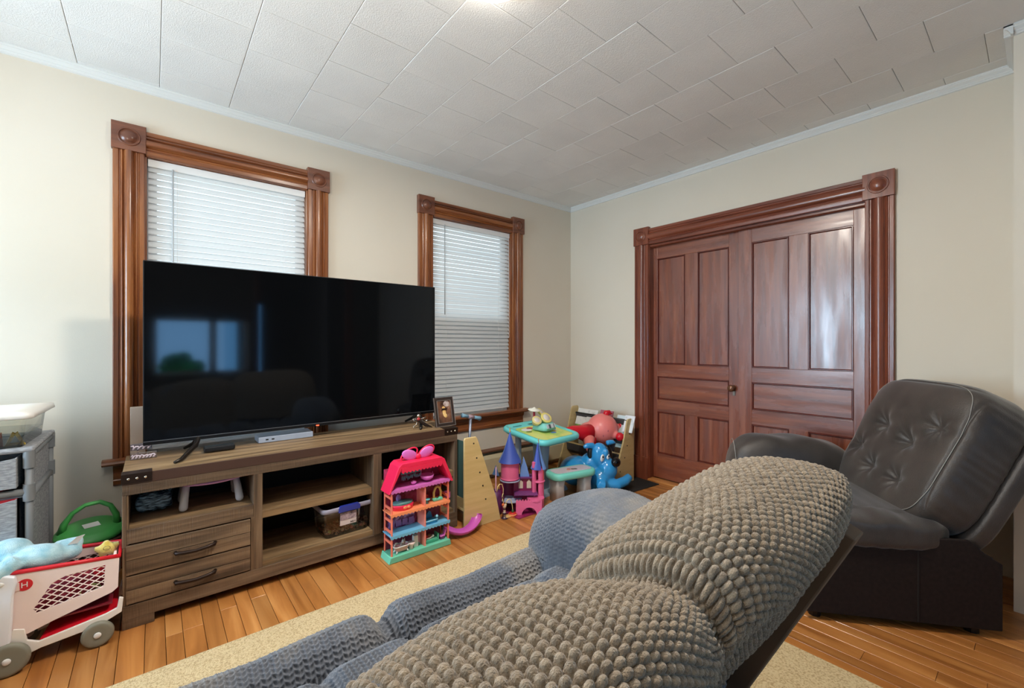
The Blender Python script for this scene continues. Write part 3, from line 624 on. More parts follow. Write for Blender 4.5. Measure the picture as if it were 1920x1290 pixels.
# ================================================================ SOFA
sf = T('reclining_sofa', 'grey woven reclining sofa with tufted seat seen from behind', 'sofa', (.3, .75, 0))
sO = np.array((.3, .75, 0))
def weave(U, V, pu, pv):
    # slanted braid stitches, alternate rows leaning the other way
    r = np.floor(V/pv); s = np.where(r % 2 == 0, 1.0, -1.0); fv = V/pv-r
    u = U/pu+s*(fv-.5)*.42+.25*(r % 2)
    return (np.abs(np.sin(PI*u))**.6)*(np.sin(PI*fv)**.5)
def surf(fn, u0, u1, nu, v0, v1, nv, disp, amp):
    U, V = np.meshgrid(np.linspace(u0, u1, nu), np.linspace(v0, v1, nv), indexing='ij')
    P = fn(U, V); n = gnormals(P)
    if disp is not None: P = P+n*(disp(U, V)*amp)[..., None]
    return P
def seat_fn(U, V):
    """U along x, V arc across the rolls (0 at the front bottom)"""
    # section: front drop, roll 1, crease, roll 2, crease, roll 3 under the blanket
    sy = np.array([1.235,1.262,1.268,1.255,1.225,1.185,1.14,1.115,1.10,1.08,1.03,.95,.88,.845,.81,.74,.66,.58])
    sz = np.array([.15,.22,.34,.41,.458,.475,.462,.440,.425,.445,.478,.482,.465,.440,.465,.490,.49,.47])
    d = np.concatenate([[0], np.cumsum(np.hypot(np.diff(sy), np.diff(sz)))])
    Y = np.interp(V, d, sy); Z = np.interp(V, d, sz)
    for k in (-1, 0, 1): pass
    def dip(x, c, wd): return np.exp(-((x-c)/wd)**2)
    m1 = (Y > 1.10); cr = dip(U, .50, .030)+dip(U, -.12, .03)+.0*dip(U, .8, .05)
    cr2 = dip(U, .53, .028)+.8*dip(U, .735, .022)+.8*dip(U, .965, .022)+.7*dip(U,.30,.022)+.7*dip(U,.08,.022)
    low = np.where(m1, cr*.045, cr2*.032)*np.clip((Z-.38)/.06, 0, 1)
    puff = .012*np.abs(np.cos(PI*(U-.5)/.62))
    return np.stack([U, Y, Z-low+puff*np.clip((Z-.40)/.05,0,1)-.012], -1)
SLEN = 1.16
P = surf(seat_fn, -.45, 1.075, 900, 0, SLEN, 560, lambda U, V: weave(V, U, .0140, .0112), .0070)-sO
npmesh('seat', P.reshape(-1, 3), gridfaces(900, 560), M['weave'], sf)
MB().box(-1.25, 1.38, .32, 1.20, .06, .20).build('base', M['leatherdark'], sf, bevel=.02, origin=tuple(sO))
def arm(cx, hx):
    def df(P, N, V):
        P = P.copy(); t = (P[:,1]/.36)
        P[:,2] *= 1.0; P[:,0] *= 1+.05*np.sin(t*2.5); P[:,2] += -.03*np.clip(t,0,1)**2*(P[:,2] > 0)+.012*np.sin(t*5+1)*(P[:,2] > .1)
        Q = P+np.array((cx, .905, .375)); 
        u = Q[:,1:2]; v = Q[:,2:3]; w_ = Q[:,0:1]
        side = np.abs(N[:,0:1]) > .6
        a = np.where(side, u, u); b_ = np.where(side, v, w_)
        front = np.abs(N[:,1:2]) > .7; a = np.where(front, w_, a); b_ = np.where(front, v, b_)
        return Q+N*(weave(b_, a, .0140, .0108)*.0060)-sO
    P, F = cushion((hx, .365, .305), 3.6, 150, df); npmesh('arm', P, F, M['weave'], sf)
arm(1.235, .175); 
MB().box(-1.36,-1.02,.55,1.24,.05,.60).build('arm', M['weave'], sf, bevel=.08, seg=5, smooth=True, origin=tuple(sO))
# backrest boards (reclined, rear face leaning towards the camera)
def bpt(x, t, off=0):   # t 0 bottom .. 1 top on the rear plane
    y = .512+(.247-.512)*t; z = .27+(.812-.27)*t; n = np.array((.898, .439))   # outward (+y,+z) is inside
    return (x, y+off*.898, z+off*.439)
for xa, xb in ((-.62, -.01), (.0, .58), (.70, 1.262)):
    TT = .93 if xa > .5 else .8
    mb = MB(); mb.add([bpt(xa,-.15,.05), bpt(xb,-.15,.05), bpt(xb,TT,.05), bpt(xa,TT,.05), bpt(xa,-.15,.075), bpt(xb,-.15,.075), bpt(xb,TT,.075), bpt(xa,TT,.075)], [(0,1,2,3),(4,7,6,5),(0,4,5,1),(1,5,6,2),(2,6,7,3),(3,7,4,0)])
    mb.build('backrest_panel', pm('sofa_back_fabric%d' % int(xa*100), C(30,26,24), rough=.95), sf, bevel=.006, origin=tuple(sO))
mb = MB(); mb.add([bpt(1.195,-.15,-.004), bpt(1.266,-.15,-.004), bpt(1.266,.955,-.004), bpt(1.195,.955,-.004), bpt(1.195,-.15,.040), bpt(1.266,-.15,.040), bpt(1.266,.955,.040), bpt(1.195,.955,.040)], [(0,1,2,3),(4,7,6,5),(0,4,5,1),(1,5,6,2),(2,6,7,3),(3,7,4,0)])
mb.build('backrest_frame', M['framewood'], sf, bevel=.004, origin=tuple(sO))
MB().box(1.14,1.24,.56,.62,0,.16).build('leg', M['framewood'], sf, bevel=.004, origin=tuple(sO))
def backcush(xa, xb):
    def df(P, N, V):
        P = P.copy(); a = math.radians(26); y, z = P[:,1].copy(), P[:,2].copy()
        P[:,1] = y*math.cos(a)-z*math.sin(a); P[:,2] = y*math.sin(a)+z*math.cos(a)
        return P+np.array(((xa+xb)/2, .525, .62))-sO
    P, F = cushion(((xb-xa)/2, .075, .24), 4, 24, df); npmesh('back_cushion', P, F, M['weave'], sf)
backcush(-.60, -.02); backcush(.02, .59); backcush(.66, 1.20)
MB().cyl((1.10, .45, .0), (1.10, .45, .10), .03, n=12).build('foot', M['framewood'], sf, origin=tuple(sO)); MB().cyl((-1.1, .45, .0), (-1.1, .45, .10), .03, n=12).build('foot', M['framewood'], sf, origin=tuple(sO))
MB().cyl((1.15, 1.12, .0), (1.15, 1.12, .10), .03, n=12).build('foot', M['framewood'], sf, origin=tuple(sO)); MB().cyl((-1.1, 1.12, .0), (-1.1, 1.12, .10), .03, n=12).build('foot', M['framewood'], sf, origin=tuple(sO))

# ================================================================ KNIT BLANKET
# section across the backrest: rear hem, over the top, down the front
by = np.array([.505,.500,.470,.408,.346,.286,.240,.230,.252,.300,.370,.450,.520,.580,.628,.662,.690,.715,.74])
bz = np.array([.370,.385,.440,.560,.680,.780,.840,.880,.910,.931,.938,.926,.900,.845,.780,.715,.640,.565,.50])
# smooth the section
def smooth_curve(y, z, n=400):
    d = np.concatenate([[0], np.cumsum(np.hypot(np.diff(y), np.diff(z)))]); t = np.linspace(0, d[-1], n)
    Y = np.interp(t, d, y); Z = np.interp(t, d, z); k = np.ones(41)/41
    for _ in range(2):
        Yp = np.pad(Y, 20, mode='reflect', reflect_type='odd'); Zp = np.pad(Z, 20, mode='reflect', reflect_type='odd')
        Y = np.convolve(Yp, k, 'valid'); Z = np.convolve(Zp, k, 'valid')
    return t, Y, Z
bt, BY, BZ = smooth_curve(by, bz); BL = bt[-1]
def lobe(X):
    l = np.zeros_like(X)
    for c, h, p, s in ((.30, .345, 3.2, 1.0), (.984, .372, 5.5, 1.0), (-.36, .345, 3.2, 1.0)):
        q = np.clip(1-np.abs((X-c)/h)**p, 0, 1)**(1/2.2); l = np.maximum(l, q*s)
    return l
def blank_fn(U, V):
    Y = np.interp(V, bt, BY); Z = np.interp(V, bt, BZ); L = lobe(U); L = .50+.50*L
    # contract towards a core line inside the back
    cy, cz = .43, .58
    t = V/BL
    rear = np.clip((.42-t)/.12, 0, 1)
    k = L+(1-L)*rear
    U = U-np.clip(U-.80, 0, 1)*(.22+.30*np.clip((.44-t)/.4, 0, 1))*np.clip((.48-t)/.07, 0, 1)
    Yc = cy+(Y-cy)*k; Zc = cz+(Z-cz)*k
    low = np.clip((.66-U)/.10, 0, 1); low = low*low*(3-2*low); fr_ = np.clip((t-.18)/.35, 0, 1)
    Zc = Zc-(.048+.022*np.clip((.42-U)/.3, 0, 1))*low*fr_; Yc = Yc-.035*low*np.clip((t-.45)/.3, 0, 1)
    wob = .010*np.sin(U*9+V*5)+.007*np.sin(V*17-U*6)
    return np.stack([U, Yc+wob*.4, Zc+wob*.7], -1)
def knit_disp(U, V): return bobble(V, U, .0168, .0158)
P = surf(blank_fn, -.25, 1.345, 1100, 0, BL, 700, knit_disp, .0095)
bl_ = T('knit_blanket', 'chunky grey brown knitted blanket draped over the sofa backs', 'blanket', (.3, .45, .55))
bO = np.array((.3, .45, .55))
npmesh('knitted_cloth', (P-bO).reshape(-1, 3), gridfaces(1100, 700), M['knit'], bl_)
tag(bl_, bl_['label'], 'blanket')

# ================================================================ LEATHER RECLINER (sectional end piece)
rO = (2.23, .66, 0)
# local: x = backwards, y = across to the far side
R = T('leather_recliner', 'dark charcoal tufted leather recliner at the right in front of the sliding doors', 'recliner', rO, rz=math.atan2(-.773, .635))
def rc(name, fn_parts, mat, **k): return fn_parts.build(name, mat, R, **k)
# local y positive = left of heading b=(.635,-.773) -> (.773,.635)
MB().prism([(0,.035),(.735,.035),(.735,.31),(.68,.345),(.62,.40),(.0,.40)], (0,0,0), (1,0,0), (0,0,1), (0,.018,0)).build('side_panel', M['leatherdark'], R, bevel=.004)
MB().box(.43,.436,-.002,0,.04,.395).build('panel_seam', pm('seam_dark', C(34,30,28), rough=.9), R)
MB().box(.02,.72,.018,.80,.05,.33).build('base', M['leatherdark'], R, bevel=.01)
for xx, yy in ((.06,.05),(.66,.05),(.06,.75),(.66,.75)): MB().cyl((xx,yy,0),(xx,yy,.055),.025,n=10).build('foot', M['black'], R)
def seat_df(P, N, V):
    P = P.copy(); x, y = P[:,0], P[:,1]
    P[:,2] += .015*np.cos(x*5)*(N[:,2] > 0)+.006*np.sin(x*34+y*9)*(np.abs(y) > .22)*(N[:,2] > 0)
    return P+N*.0015*np.sin(x*90)[:,None]+np.array((.215,.315,.395))
P, F = cushion((.40,.335,.075), 4.5, 48, seat_df); npmesh('seat_cushion', P, F, M['leather'], R)
# far arm
def arm_df(P, N, V):
    P = P.copy(); x = P[:,0]
    P[:,2] += .035*np.clip(-x/.35, -1, 1)*(P[:,2] > 0)*.4
    P[:,1] *= 1+.10*np.cos(x*4); P[:,2] += .006*np.sin(x*26+P[:,1]*20)*(N[:,2] > .1)
    return P+np.array((.235,.775,.37))
P, F = cushion((.345,.135,.295), 3.4, 56, arm_df); npmesh('arm', P, F, M['leather'], R)
MB().tube([(-.078+.006*math.sin(a*2), .775+.118*math.cos(a), .37+.262*math.sin(a)) for a in np.linspace(-.2, PI+.2, 26)], .0018, 5).build('arm_stitching', M['thread'], R, smooth=True)
# backrest: front face leans back; u across, v up
def back_surf():
    nu, nv = 150, 150
    U, V = np.meshgrid(np.linspace(-1, 1, nu), np.linspace(-1, 1, nv), indexing='ij')
    return U, V
def back_df(P, N, V):
    P = P.copy(); y, z = P[:,1].copy(), P[:,2].copy(); fr = np.clip(-N[:,0]*1.4, 0, 1)
    yn, zn = y/.365, z/.335
    dmp = np.zeros(len(P))
    for (ty, tz, r, dpt) in ((.30,.16,.12,.034),(-.22,.02,.12,.036),(.22,-.52,.13,.034),(-.34,-.56,.13,.030),(.66,-.28,.12,.022),(-.62,.30,.12,.020)):
        d2 = ((yn-ty)**2+((zn-tz)*1.0)**2); dmp += dpt*np.exp(-d2/(r*r)); dmp += .014*np.exp(-d2/(.30**2))
        # pinch wrinkles radiating from the tuft
        ang = np.arctan2(zn-tz, yn-ty); dmp += .0050*np.sin(ang*6+ty*9)*np.exp(-d2/(.24**2))*np.clip(d2/.004,0,1)
    P[:,0] += fr*dmp
    P[:,0] -= fr*.035*np.clip(1-(zn-.55)**2*3, 0, 1)*np.clip(1-(yn)**2, 0, 1)    # head roll
    # side gathers
    sd = np.clip(np.abs(N[:,1])*1.3-.2, 0, 1); P[:,1] += np.sign(N[:,1])*sd*.0016*(np.sin(z*140+P[:,0]*30+2*np.sin(z*23))+.5*np.sin(z*61))*np.clip(1-np.abs(zn)*.6, 0, 1)
    # lower width smaller, tapering
    P[:,1] *= 1.0-.02*zn
    # seam groove round the front face
    g = np.exp(-((np.maximum(np.abs(yn)/.90, np.abs(zn)/.93)-1)/.022)**2)*fr; P[:,0] += g*.007
    a = math.radians(27); x, z = P[:,0].copy(), P[:,2].copy()
    P[:,0] = x*math.cos(a)+z*math.sin(a); P[:,2] = -x*math.sin(a)+z*math.cos(a)
    return P+np.array((.672,.375,.695))
P, F = cushion((.135,.365,.345), 4.6, 120, back_df); npmesh('backrest', P, F, M['leather'], R)
sa = np.linspace(0, 2*PI, 160); ex = 5.0
sy_ = .90*.365*np.sign(np.cos(sa))*np.abs(np.cos(sa))**(2/ex); sz_ = .93*.345*np.sign(np.sin(sa))*np.abs(np.sin(sa))**(2/ex)
sx_ = -.135*np.maximum(1-np.abs(sy_/.365)**4.6-np.abs(sz_/.345)**4.6, .02)**(1/4.6)
SP = back_df(np.stack([sx_, sy_, sz_], 1), np.tile(np.array([[-1.,0,0]]), (160,1)), None)+np.array((-.0035,0,.001))
MB().tube([tuple(p) for p in SP[:-1]], .0016, 5, closed=True).build('seam_stitching', M['thread'], R, smooth=True)
# outer back shell and side flap
def shell_df(P, N, V):
    a = math.radians(27); P = P.copy(); x, z = P[:,0].copy(), P[:,2].copy()
    P[:,0] = x*math.cos(a)+z*math.sin(a); P[:,2] = -x*math.sin(a)+z*math.cos(a)
    return P+np.array((.78,.375,.60))
P, F = cushion((.05,.37,.33), 5, 30, shell_df); npmesh('back_shell', P, F, M['leather'], R)
# ================================================================ DOLLHOUSE
DX, DY = 1.205, 2.335
dh = T('dollhouse', 'tall pink and coral open toy dollhouse standing before the console', 'dollhouse', (DX, DY, 0))
coral = plast('coral_plastic', (240,124,100), .35); hot = plast('hot_pink', (238,40,84), .3); teal = plast('mint_plastic', (110,200,170), .35)
orange = plast('orange_shelf', (248,150,104), .35); blue_s = plast('sky_blue_shelf', (110,182,220), .35); orchid = plast('orchid_plastic', (214,112,196), .35)
maroon = pm('printed_back_wall', C(122,34,52), C(170,70,120), (30,30,30), rough=.5)
w2 = .185; fy, by_ = -.050, .055
MB().prism([(-w2-.018,0),(w2+.012,0),(w2+.004,.036),(-w2-.008,.036)], (0,fy-.008,0), (1,0,0), (0,0,1), (0,by_-fy+.016,0)).build('base', teal, dh, bevel=.004)
MB().box(-w2,w2,by_-.004,by_,.036,.50).build('back_wall', maroon, dh)
for x in (-w2, w2-.008):
    o = MB().box(x,x+.008,fy,fy+.012,.036,.40).box(x,x+.008,by_-.012,by_,.036,.40)
    for z in (.10,.16,.22,.29,.35): o.box(x,x+.008,fy+.012,by_-.012,z,z+.014)
    o.build('side_wall', coral, dh, bevel=.0015)
MB().box(.020,.028,fy,by_,.036,.395).build('room_divider', pm('divider_coral', C(238,140,124), rough=.4), dh)
def scallop_shelf(z, mat, nm):
    x0, x1, n = -w2-.006, w2+.004, 18; pts = [(x1,z),(x0,z)]; 
    for i in range(n):
        a = x0+(x1-x0)*i/n; b = x0+(x1-x0)*(i+1)/n
        for t in (0,.25,.5,.75): pts.append((a+(b-a)*t, z-.012-.007*math.sin(PI*t)))
    pts.append((x1,z-.012))
    o = MB().prism(pts, (0,fy-.006,0), (1,0,0), (0,0,1), (0,.005,0)); o.box(x0,x1,fy-.002,by_,z-.006,z)
    return o.build(nm, mat, dh)
scallop_shelf(.150, blue_s, 'floor_panel'); scallop_shelf(.272, orange, 'floor_panel'); scallop_shelf(.402, orchid, 'floor_panel')
# roof: trapezoid shell
ro = [(-.205,.385),(-.145,.530),(-.125,.546),(.128,.546),(.150,.530),(.212,.385)]; ri = [(.195,.385),(.128,.512),(.118,.518),(-.118,.518),(-.128,.512),(-.195,.385)]
vs = []; n = 6
mb = MB()
for (yy0, yy1) in ((fy-.010, by_+.004),):
    A = [(x, yy0, z) for x, z in ro]; B = [(x, yy0, z) for x, z in ri[::-1]]; A2 = [(x, yy1, z) for x, z in ro]; B2 = [(x, yy1, z) for x, z in ri[::-1]]
    mb.add(A+B+A2+B2, [(i,i+1,n+i+1,n+i) for i in range(n-1)]+[(2*n+i,3*n+i,3*n+i+1,2*n+i+1) for i in range(n-1)]+[(i,2*n+i,2*n+i+1,i+1) for i in range(n-1)]+[(n+i,n+i+1,3*n+i+1,3*n+i) for i in range(n-1)]+[(0,n,3*n,2*n),(n-1,3*n-1,4*n-1,2*n-1)])
mb.build('roof', hot, dh, bevel=.005, seg=3)
pts = [(.13,.520),(-.13,.520)]
for i in range(12):
    a = -.13+.26*i/12
    for t in (0,.25,.5,.75): pts.append((a+.26/12*t, .500-.010*math.sin(PI*t)))
pts.append((.13,.500)); MB().prism(pts, (0,fy-.012,0), (1,0,0), (0,0,1), (0,.004,0)).build('scalloped_trim', hot, dh)
# bow on the roof ridge
bw = MB()
for s in (-1,1): bw.ell((s*.055,-.006,.575), (.050,.010,.030), 20, 10, Matrix.Rotation(-s*.35,3,'Y'))
bow = bw.build('bow', orchid, dh, smooth=True)
for s in (-1,1): MB().tube([(s*.055+.052*math.cos(a)*1, -.002, .575+.033*math.sin(a)+s*.018*math.cos(a)*s) for a in np.linspace(0,2*PI,24,endpoint=False)], .005, 6, closed=True).build('bow_rim', hot, bow, smooth=True)
MB().ell((0,-.006,.560),(.018,.014,.016),12,8).build('bow_knot', hot, dh, smooth=True)
# furniture
def toy(name, label, loc, rz=0, grp=None): return T(name, label, name.replace('_',' '), (DX+loc[0], DY+loc[1], loc[2]), rz, grp)
b = toy('toy_chandelier', 'row of pale blue drops on a rail under the dollhouse roof', (-.04,-.01,.402))
MB().box(-.068,.062,.0,.006,.066,.082).build('rail', plast('steel_blue', (86,140,160), .4), b)
r5 = random.Random(5)
for i in range(14): MB().ell((-.062+.0092*i,.002,.054-r5.random()*.012),(.004,.003,.010+r5.random()*.005),8,6).build('drop', plast('steel_blue_drop', (86,140,160), .4) if i == 0 else bpy.data.materials['steel_blue_drop'], b, smooth=True)
b = toy('toy_hanging_seat', 'orchid hanging bowl seat under the dollhouse roof', (.055,-.012,.402))
MB().lathe([(0,.008),(.020,.010),(.036,.022),(.042,.040),(.040,.040),(.033,.024),(0,.014)], n=24).build('bowl', orchid, b, smooth=True); MB().tube([(-.040,0,.04),(-.038,0,.060),(-.030,0,.095)],.0015,5).build('rod', orchid, b); MB().tube([(.040,0,.04),(.038,0,.052)],.002,5).build('rod', orchid, b)
b = toy('toy_cushion', 'small orchid cushion lying on the dollhouse attic floor', (-.035,-.018,.403)); MB().ell((0,0,.012),(.018,.014,.012),14,8).build('pad', orchid, b, smooth=True)
b = toy('toy_round_bed', 'round red toy bed with teal cover in the dollhouse upper left room', (-.095,.0,.273))
MB().lathe([(0,0),(.062,0),(.066,.026),(.06,.030),(0,.030)], n=28).build('bed_base', hot, b, smooth=True).scale = (1,.62,1); MB().lathe([(0,.030),(.062,.030),(.060,.040),(0,.046)], n=28).build('cover', plast('dusty_teal', (84,130,130), .5), b, smooth=True).scale = (1,.62,1)
MB().ell((-.02,.012,.060),(.016,.010,.020),12,8).build('pillow', plast('lavender', (150,120,190), .5), b, smooth=True)
MB().ell((.018,-.042,.016),(.012,.004,.009),10,6).ell((-.004,-.042,.016),(.012,.004,.009),10,6).build('ribbon', orange, b, smooth=True)
b = toy('toy_table', 'tiny turquoise round table in the dollhouse upper right room', (.050,-.018,.273)); MB().lathe([(0,0),(.012,0),(.006,.006),(.005,.016),(.020,.022),(.020,.026),(0,.026)], n=20).build('top', plast('aqua', (96,190,200), .35), b, smooth=True)
b = toy('toy_arch', 'cream toy arch on a mint stand in the dollhouse upper right room', (.125,-.012,.273))
MB().box(-.032,.032,-.014,.014,0,.012).ell((-.02,0,.010),(.016,.015,.010),10,6).ell((.02,0,.010),(.016,.015,.010),10,6).build('stand', teal, b, bevel=.003)
MB().tube([(-.022,0,.012),(-.024,0,.05),(-.014,0,.075),(0,0,.084),(.014,0,.075),(.024,0,.05),(.022,0,.012)], .0075, 8).build('arch', plast('cream_toy', (222,196,120), .4), b, smooth=True)
b = toy('toy_vanity', 'small red and grey toy vanity in the dollhouse upper right room', (.055,.030,.273)); MB().box(-.03,.03,-.008,.008,0,.032).build('cabinet', plast('toy_red', (196,44,40), .4), b, bevel=.003); MB().ell((-.005,0,.058),(.016,.004,.022),14,8).build('mirror', pm('toy_mirror', C(120,120,150), rough=.15), b, smooth=True)
b = toy('toy_sofa', 'bright blue toy sofa and slide in the dollhouse middle right room', (.075,-.008,.151))
MB().box(-.046,.040,-.026,.014,.0,.016).build('seat', plast('azure', (40,160,214), .35), b, bevel=.005, seg=3); MB().prism([(-.040,.016),(.030,.016),(.020,.052),(.004,.062)], (0,.016,0), (1,0,0), (0,0,1), (0,.010,0)).build('back', plast('azure_deep', (30,120,180), .35), b, bevel=.003)
MB().tube([(-.046,-.028,.018),(.038,-.028,.018),(.042,.0,.022),(.042,.012,.026)], .004, 6).ell((.038,-.020,.034),(.009,.009,.009),10,6).build('rim', plast('pale_blue_toy', (140,206,232), .35), b, smooth=True)
b = toy('toy_kitchen', 'lilac and maroon toy kitchen wall in the dollhouse middle left room', (-.085,.036,.151)); MB().box(-.08,.085,.004,.014,0,.092).build('unit', pm('kitchen_print', C(96,40,96), C(176,150,200), (26,26,40), rough=.5, contrast=(.42,.6)), b)
for i in range(4): MB().box(-.074+.04*i,-.042+.04*i,-.002,.004,.01,.045).build('cupboard_door', plast('toy_lilac', (150,110,170), .45), b, bevel=.001)
b = toy('toy_bathtub', 'pink and white toy bathtub on the dollhouse ground floor', (-.115,-.022,.036))
MB().rings([rr(.034,.018,.014,.012), rr(.046,.024,.018,.036), rr(.048,.026,.018,.038), rr(.042,.020,.014,.034), rr(.030,.012,.010,.018)]).build('tub', plast('pale_pink', (238,178,178), .35), b, smooth=True)
MB().tube([(x, y, .039) for x, y, z in rr(.046,.024,.018,0)], .003, 6, closed=True).build('rim', M['white'], b, smooth=True)
for sx, sy in ((-1,-1),(1,-1),(-1,1),(1,1)): MB().tube([(sx*.030,sy*.014,.014),(sx*.036,sy*.018,.001)], [.005,.004], 6).build('leg', M['white'], b, smooth=True)
MB().tube([(-.04,.0,.038),(-.034,0,.058),(-.022,0,.056)], .003, 6).build('tap', M['white'], b, smooth=True)
b = toy('toy_cat_figure', 'small grey and white kitten figure in the toy bathtub', (-.105,-.020,.060)); MB().ell((0,0,.012),(.016,.012,.014),12,8).ell((.004,-.004,.030),(.012,.011,.011),12,8).add([(-.006,-.002,.038),(.000,-.002,.052),(.004,-.002,.040),(-.001,.004,.038)],[(0,1,2),(0,3,1),(1,3,2)]).add([(.006,-.002,.040),(.012,-.002,.051),(.015,-.002,.037),(.010,.004,.038)],[(0,1,2),(0,3,1),(1,3,2)]).build('body', pm('kitten_grey', C(130,118,106), C(220,214,206), (60,60,60), rough=.7), b, smooth=True)
b = toy('toy_toilet', 'white and pink toy toilet on the dollhouse ground floor', (-.040,-.015,.036)); MB().lathe([(0,0),(.014,0),(.012,.012),(.022,.030),(.024,.036),(0,.038)], (-.012,-.006,0), n=16).build('bowl', plast('pinkish_white', (240,214,210), .35), b, smooth=True); MB().box(.006,.034,-.006,.020,.0,.066).build('cistern', M['white'], b, bevel=.003)
b = toy('toy_green_bed', 'mint toy bed on the dollhouse ground floor', (.080,-.012,.036)); MB().box(-.042,.042,-.022,.022,.0,.016).build('frame', plast('jade', (70,170,140), .35), b, bevel=.003); MB().box(.036,.044,-.024,.024,0,.046).build('headboard', plast('jade2', (90,180,150), .35), b, bevel=.003); MB().box(-.036,.034,-.018,.018,.016,.022).build('mattress', teal, b, bevel=.002)
b = toy('toy_mouse_figure', 'red and white doll lying on the mint toy bed', (.065,-.014,.059)); MB().ell((-.018,0,.010),(.014,.012,.011),12,8).build('dress', plast('toy_red2', (200,40,40), .5), b, smooth=True); MB().ell((.004,0,.014),(.013,.012,.012),12,8).build('head', plast('doll_brown', (120,84,60), .5), b, smooth=True); MB().tube([(-.02,-.01,.006),(.0,-.014,.006),(.02,-.010,.010)],.004,6).ell((.024,-.008,.012),(.008,.008,.008),8,6).build('limbs', M['white'], b, smooth=True)
b = toy('toy_desk_chair', 'orchid toy desk chair at the right of the dollhouse ground floor', (.150,-.022,.036)); MB().box(-.018,.016,-.014,.014,.016,.024).build('seat', orchid, b, bevel=.003); MB().prism([(.010,.020),(.018,.020),(.028,.052),(.018,.054)], (0,-.012,0), (1,0,0), (0,0,1), (0,.024,0)).build('backrest', orchid, b, bevel=.003); MB().box(-.016,.014,-.012,.012,0,.017).build('pedestal', plast('plum', (110,60,110), .4), b, bevel=.004)
MB().rings([[(w2+.006+.030*math.cos(a), .0+.022*math.sin(a), z) for a in np.linspace(-PI/2,PI/2,10)]+[(w2+.006,.022,z),(w2+.006,-.022,z)] for z in (.270,.305)]).build('side_basket', orchid, dh, smooth=False, bevel=.001)
# slide
sl_ = MB(); pth = [(1.395,2.375,.062),(1.43,2.350,.036),(1.475,2.325,.018),(1.53,2.318,.012),(1.585,2.330,.018),(1.63,2.350,.034),(1.665,2.372,.062),(1.680,2.384,.084)]
rs = []
for i, p in enumerate(pth):
    a = Vector(pth[max(i-1,0)]); c = Vector(pth[min(i+1,len(pth)-1)]); t = (c-a).normalized(); s = t.cross(Vector((0,0,1))).normalized(); up = s.cross(t); p = Vector(p)
    ring = [p+s*.036*math.cos(q)+up*(.026-.030*math.sin(q)) for q in np.linspace(0,PI,9)]+[p+s*.031*math.cos(q)+up*(.028-.026*math.sin(q)) for q in np.linspace(PI,0,9)]
    rs.append(ring)
sl_.rings(rs); o = sl_.build('toy_slide', plast('orchid_slide', (200,92,184), .25), None, auto=40); m_ = o.modifiers.new('s','SUBSURF'); m_.levels = m_.render_levels = 1
tag(o, 'curved orchid pink plastic slide lying on the floor by the dollhouse', 'toy slide')

# ================================================================ WOODEN EASEL RACK + SCOOTER
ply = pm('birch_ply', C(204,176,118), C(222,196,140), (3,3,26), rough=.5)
ez = T('art_easel', 'birch wood art easel with tapering side panel and green board', 'easel', (1.70, 2.50, 0))
def eb(o, nm, m, **k): return o.build(nm, m, ez, origin=(1.70,2.50,0), **k)
side = [(1.568,.0),(1.868,.0),(1.830,.16),(1.672,.585),(1.660,.602),(1.575,.602),(1.568,.590)]
eb(MB().prism([(x, z) for x, z in side], (0,2.385,0), (1,0,0), (0,0,1), (0,.016,0)), 'side_panel', ply, bevel=.002)
eb(MB().prism([(max(x,1.58), z) for x, z in side], (0,2.86,0), (1,0,0), (0,0,1), (0,.016,0)), 'side_panel', ply, bevel=.002)
for x, z in ((1.640,.56),(1.664,.46),(1.690,.36),(1.714,.265),(1.738,.17)): eb(MB().lathe([(.0055,-.001),(.0055,.001),(0,.001)], (x,2.3845,z), (0,-1,0), 10), 'screw_hole', M['black'])
eb(MB().box(1.580,1.590,2.40,2.86,.20,.575), 'green_board', pm('chalk_green', C(48,72,64), rough=.6), bevel=.001)
eb(MB().box(1.60,1.83,2.40,2.86,.10,.115), 'shelf', ply, bevel=.001)
scb = T('toy_scooter', 'small pale blue kick scooter with T handlebar behind the easel', 'scooter', (1.98, 2.92, 0))
gb = plast('pale_blue_grip', (140,184,210), .35); sv = pm('scooter_tube', C(150,160,180), rough=.3, metal=.5)
SL = (1.98,2.92,0)
MB().tube([(1.885,2.90,.655),(1.905,2.902,.650),(1.95,2.91,.638)], [.018,.014,.014], 12).build('grip', gb, scb, smooth=True, origin=SL)
MB().tube([(2.00,2.92,.628),(2.05,2.93,.615),(2.078,2.934,.606)], [.014,.014,.020], 12).build('grip', gb, scb, smooth=True, origin=SL)
MB().cyl((1.945,2.909,.640),(2.005,2.921,.626),.016,n=12).build('clamp', plast('grip_pink', (190,160,170), .4), scb, smooth=True, origin=SL)
MB().cyl((1.975,2.915,.630),(1.965,2.95,.06),.011,n=12).build('stem', sv, scb, smooth=True, origin=SL)
MB().box(1.93,2.00,2.90,3.05,.045,.065).build('deck', gb, scb, bevel=.006, origin=SL)
for yy in (2.925,3.04): MB().lathe([(0,-.012),(.034,-.012),(.040,-.006),(.040,.006),(.034,.012),(0,.012)], (1.965,yy,.040), (1,0,0), 20).build('wheel', M['greyplast'], scb, smooth=True, origin=SL)

